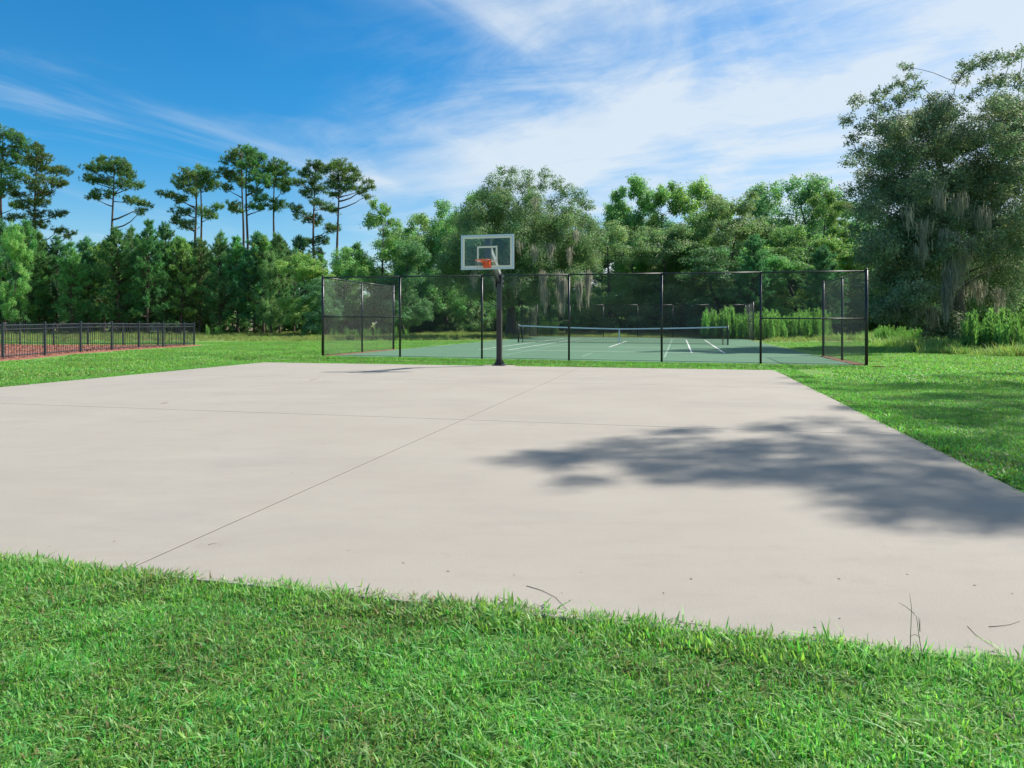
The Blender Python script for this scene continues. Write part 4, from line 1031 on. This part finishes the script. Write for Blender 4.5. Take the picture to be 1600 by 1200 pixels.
patch = .8 + .45 * vnoise(x, y, .35, 7)
scatter('near_grass', 'lawn_tuft', np.stack([x, y, gz(x, y)], -1), np.full(len(x), .8) + .25 * rng.random(len(x)), 1, 'thick short green grass in the foreground below the concrete', 'grass', .06, zs=patch)
# ragged fringe leaning over the slab edge
u = rng.uniform(-8, 2.6, 12500); v = SLAB[2] - .2 * rng.random(12500) ** 1.3 + .03 + (vnoise(u, u * 0, .13, 6) - .5) * .07; px_ = u * CT + v * ST; py_ = -u * ST + v * CT
keep = rng.random(12500) < .35 + .65 * (vnoise(px_, py_, .18, 3) > .45)
px_, py_ = px_[keep], py_[keep]
scatter('edge_grass', 'edge_tuft', np.stack([px_, py_, gz(px_, py_) + .005], -1), .75 + .4 * rng.random(len(px_)) + .7 * (rng.random(len(px_)) < .06), 2, 'longer grass blades leaning over the near edge of the concrete', 'grass', .2)
x, y = grid(rng, .37, -22, 28, -1.5, 18); ok = (np.hypot(x, y) >= 6.0) & (np.hypot(x, y * 1.15) < 19.5) & edge_ok(x, y, .28); x, y = x[ok], y[ok]
scatter('lawn_grass', 'lawn_tuft_mid', np.stack([x, y, gz(x, y)], -1), .75 + .25 * rng.random(len(x)), 3, 'short mown grass on the lawn beside the concrete court', 'grass', .03, zs=.7 + .6 * vnoise(x, y, 1.1, 3))
x, y = grid(rng, 1.0, -52, 60, 3, 47.8); ok = (np.hypot(x, y * 1.15) >= 19) & edge_ok(x, y, .75); x, y = x[ok], y[ok]
scatter('far_lawn_grass', 'lawn_tuft_far', np.stack([x, y, gz(x, y)], -1), .8 + .3 * rng.random(len(x)), 4, 'mown grass on the far lawn around the tennis court', 'grass', .01)
# the mown edges along the paving
E_ = []
for (a, c, q, w) in (((SLAB[0], SLAB[2]), (SLAB[0], SLAB[3]), (-1, 0), .8), ((SLAB[1], SLAB[2] - .3), (SLAB[1], SLAB[3]), (1, 0), .5), ((SLAB[0], SLAB[3]), (SLAB[1], SLAB[3]), (0, 1), .9), ((UL, VN), (UR, VN), (0, -1), .9)):
    n_ = int(math.hypot(c[0] - a[0], c[1] - a[1]) * 150); t_ = rng.random(n_); o_ = .015 + w * rng.random(n_)
    E_.append(np.stack([a[0] + (c[0] - a[0]) * t_ + q[0] * o_, a[1] + (c[1] - a[1]) * t_ + q[1] * o_], -1))
E_ = np.concatenate(E_); x = E_[:, 0] * CT + E_[:, 1] * ST; y = -E_[:, 0] * ST + E_[:, 1] * CT; ok = lawn_ok(x, y); x, y = x[ok], y[ok]
scatter('verge_grass', 'verge_tuft', np.stack([x, y, gz(x, y)], -1), .7 + .5 * rng.random(len(x)), 6, 'grass verge along the edges of the concrete court', 'grass', .1)
# rough meadow beyond the lawn
x = rng.uniform(-66, 66, 26000); y = 46.5 + (rng.random(26000) ** .8) * 36
uu = x * CT - y * ST; vv = x * ST + y * CT
ok = lawn_ok(x, y) & (np.abs(x) < .8 * y) & ~((np.abs(uu + 3.6) < 9.6) & (vv < 62.5)) & (y > 47 + 2.5 * vnoise(x, y, 5, 8)) ; x, y = x[ok], y[ok]
scatter('meadow_grass', 'meadow_tuft', np.stack([x, y, gz(x, y)], -1), (.35 + .5 * rng.random(len(x))) * (.5 + .9 * vnoise(x, y, 3, 9)), 5, 'rough yellow green meadow grass in front of the trees', 'grass')

# feathery tall weeds at the wood's edge
def weed_mesh(seed, H):
    rng = np.random.default_rng(seed); Vs, cs = [], []
    for s in range(5):
        b = rng.normal(0, .1, 2); ln = rng.normal(0, .022, 2); h = H * rng.uniform(.75, 1.08); n = 110
        t = rng.uniform(.08, 1, n); P = np.stack([b[0] + ln[0] * h * t * t * 2, b[1] + ln[1] * h * t * t * 2, h * t], -1)
        a = rng.uniform(0, 6.28, n); w = .13 * (1 - t) ** .6 + .03; d = norm(np.stack([np.cos(a), np.sin(a), rng.uniform(1.2, 2.8, n)], -1)); sd_ = norm(np.cross(d, rng.normal(size=(n, 3))))
        L = (w * rng.uniform(.6, 1.3, n) + .06)[:, None]
        V = np.stack([P - sd_ * .008, P + sd_ * .008, P + d * L * .6 + sd_ * .011, P + d * L], 1); Vs.append(V.reshape(-1, 3)); cs.append(np.array([[.2, .36, .12]]) * rng.uniform(.7, 1.4, (n, 1)))
        st = np.array([[b[0] - .008, b[1], 0], [b[0] + .008, b[1], 0], [b[0] + ln[0] * h * 2 + .003, b[1] + ln[1] * h * 2, h], [b[0] + ln[0] * h * 2 - .003, b[1] + ln[1] * h * 2, h]]); Vs.append(st); cs.append(np.array([[.1, .14, .04]]))
    return np_mesh('tall_weed', np.concatenate(Vs), 4, M_GRASS, np.concatenate(cs))
col = bpy.data.collections.new('tall_weed')
for k in range(5): col.objects.link(bpy.data.objects.new('tall_weed', weed_mesh(40 + k, 1.0)))
TUFTS['tall_weed'] = (col, 5)
def weeds(lst, seed, label):
    rng = np.random.default_rng(seed); P, S, Zs = [], [], []
    for (xa, xb, ya, yb, h, n) in lst:
        xx = rng.uniform(xa, xb, n); YY = rng.uniform(ya, yb, n); X = (xx - 800) / F * YY
        P.append(np.stack([X, YY, gz(X, YY) - .02], -1)); S.append(h * rng.uniform(.5, 1.15, n) * (.8 + .35 * vnoise(X, YY, 1.3, 11))); 
    scatter('tall_weeds', 'tall_weed', np.concatenate(P), np.concatenate(S), seed, label, 'weeds', .07)
weeds([(1098, 1295, 57, 63, 2.3, 130), (1185, 1290, 54, 58, 2.0, 40)], 51, 'tall feathery light green weeds behind the right side of the backstop')
weeds([(1512, 1560, 29.5, 31.5, 1.75, 24), (1550, 1640, 29, 33, 1.75, 44)], 52, 'tall feathery weeds in front of the big oak at the right edge')
weeds([(325, 345, 66, 68, 1.2, 8), (830, 870, 66, 70, 1.6, 30), (1370, 1440, 44, 50, 1.0, 50), (1340, 1420, 52, 56, .9, 40), (470, 640, 62, 68, .9, 70)], 53, 'scattered knee-high weeds along the edge of the wood')
def tufts_at(lst, seed, label):
    rng = np.random.default_rng(seed); P, S = [], []
    for (cx, cy_, rx, Y, s, n) in lst:
        X = (cx - 800) / F * Y + rng.normal(0, rx, n); YY = Y + rng.normal(0, rx * .6, n); P.append(np.stack([X, YY, gz(X, YY)], -1)); S.append(s * rng.uniform(.6, 1.15, n))
    scatter('bank_grass', 'bank_tuft', np.concatenate(P), np.concatenate(S), seed, label, 'grass', .18)
tufts_at([(1468, 548, .55, 31.5, 1.35, 60), (1500, 550, .8, 30, .9, 60), (1530, 552, .8, 29, .8, 60), (1560, 556, .7, 28, .7, 50), (1592, 556, .5, 27.5, 1.1, 50), (1440, 540, .6, 34, .8, 40), (1420, 530, 1.0, 40, 1.2, 70), (1395, 525, 1.2, 46, 1.2, 70), (1360, 523, 1.5, 52, 1.2, 70)], 54, 'loose mounds of long pale grass below the big oak')

# twigs and dry needles on the concrete, single seed stalks
def ground_pt(x, y):
    Y = F * CAM_H / (y - HOR); return Vector(((x - 800) / F * Y, Y, .0012))
def twig(pts, label, r=.0016):
    r *= .75
    P = [ground_pt(*p) for p in pts]; o = P[0].copy()
    ob = MB().tube([p - o + Vector((0, 0, .0004 + .0012 * math.sin(i))) for i, p in enumerate(P)], list(np.linspace(r, r * .45, len(P))), 5).obj('dry_twig', M_TWIG, None, True, o); tag(ob, label, 'twig')
twig([(823, 916), (846, 923), (868, 934), (885, 952)], 'curved dry pine needle on the concrete at the grass edge, bottom centre', .0022)
twig([(1512, 979), (1525, 993), (1540, 1003), (1552, 1011)], 'thin curved dry needle near the grass at the lower right')
twig([(1545, 980), (1562, 979), (1578, 977), (1594, 971)], 'dry needle lying flat by the right edge of the view', .002)
twig([(1060, 973), (1090, 976), (1108, 979)], 'short dry needle half under the grass fringe right of centre')
twig([(325, 852), (332, 850), (340, 849)], 'tiny bent twig beside the long joint at the lower left')
twig([(262, 629), (257, 630), (251, 631)], 'small dark twig on the joint crossing at the left', .006)
twig([(497, 592), (490, 593), (484, 594.5)], 'small dark twig on the far end of the left joint', .008)
def debris():
    rng = np.random.default_rng(66); m = MB()
    pts = [(178, 846), (545, 861), (1311, 905), (1418, 898), (1273, 981), (1523, 915), (1582, 928), (803, 899), (878, 927), (890, 939), (72, 637), (378, 651), (455, 740), (1037, 927), (1312, 967), (700, 893), (1080, 905), (630, 880)]
    for (x, y) in pts:
        p = ground_pt(x, y); s = rng.uniform(.004, .009) * (1 + p.y * .08); a = rng.uniform(0, 6.28); c, sn = math.cos(a) * s, math.sin(a) * s
        m.add([p + Vector((c, sn, 0)), p + Vector((-sn * .5, c * .5, 0)), p + Vector((-c, -sn, 0)), p + Vector((sn * .5, -c * .5, 0)), p + Vector((0, 0, .003))], [(0, 1, 4), (1, 2, 4), (2, 3, 4), (3, 0, 4)])
    tag(m.obj('leaf_scraps', M_TWIG), 'dark specks of leaf litter scattered on the concrete', 'litter', kind='stuff')
debris()
def stalk(base, tops, label):
    b = ground_pt(*base); b.z = -.03; m = MB(); s = b.y / F
    for path in tops:
        P = [Vector(((px - base[0]) * s, .01 * i, (base[1] - py) * s)) for i, (px, py) in enumerate(path)]
        m.tube(P, list(np.linspace(.0016, .0007, len(P))), 5)
    tag(m.obj('grass_stalk', M_STALK, None, True, b), label, 'grass stalk')
M_STALK = pbr('dry_stalk', (.12, .14, .06), .7)
stalk((1422, 1020), [[(1422, 1010), (1426, 965), (1429, 940), (1428.5, 921)], [(1429, 947), (1418, 938), (1409, 933)]], 'tall thin grass seed stalk rising over the concrete at the lower right')
stalk((1441, 1022), [[(1441, 1012), (1438, 980), (1437, 955), (1433, 952)], [(1437.5, 975), (1438, 955)], [(1437.5, 975), (1440, 956)], [(1438, 984), (1432, 981), (1426, 987)]], 'shorter branched grass stalk right of the tallest seed stalk')
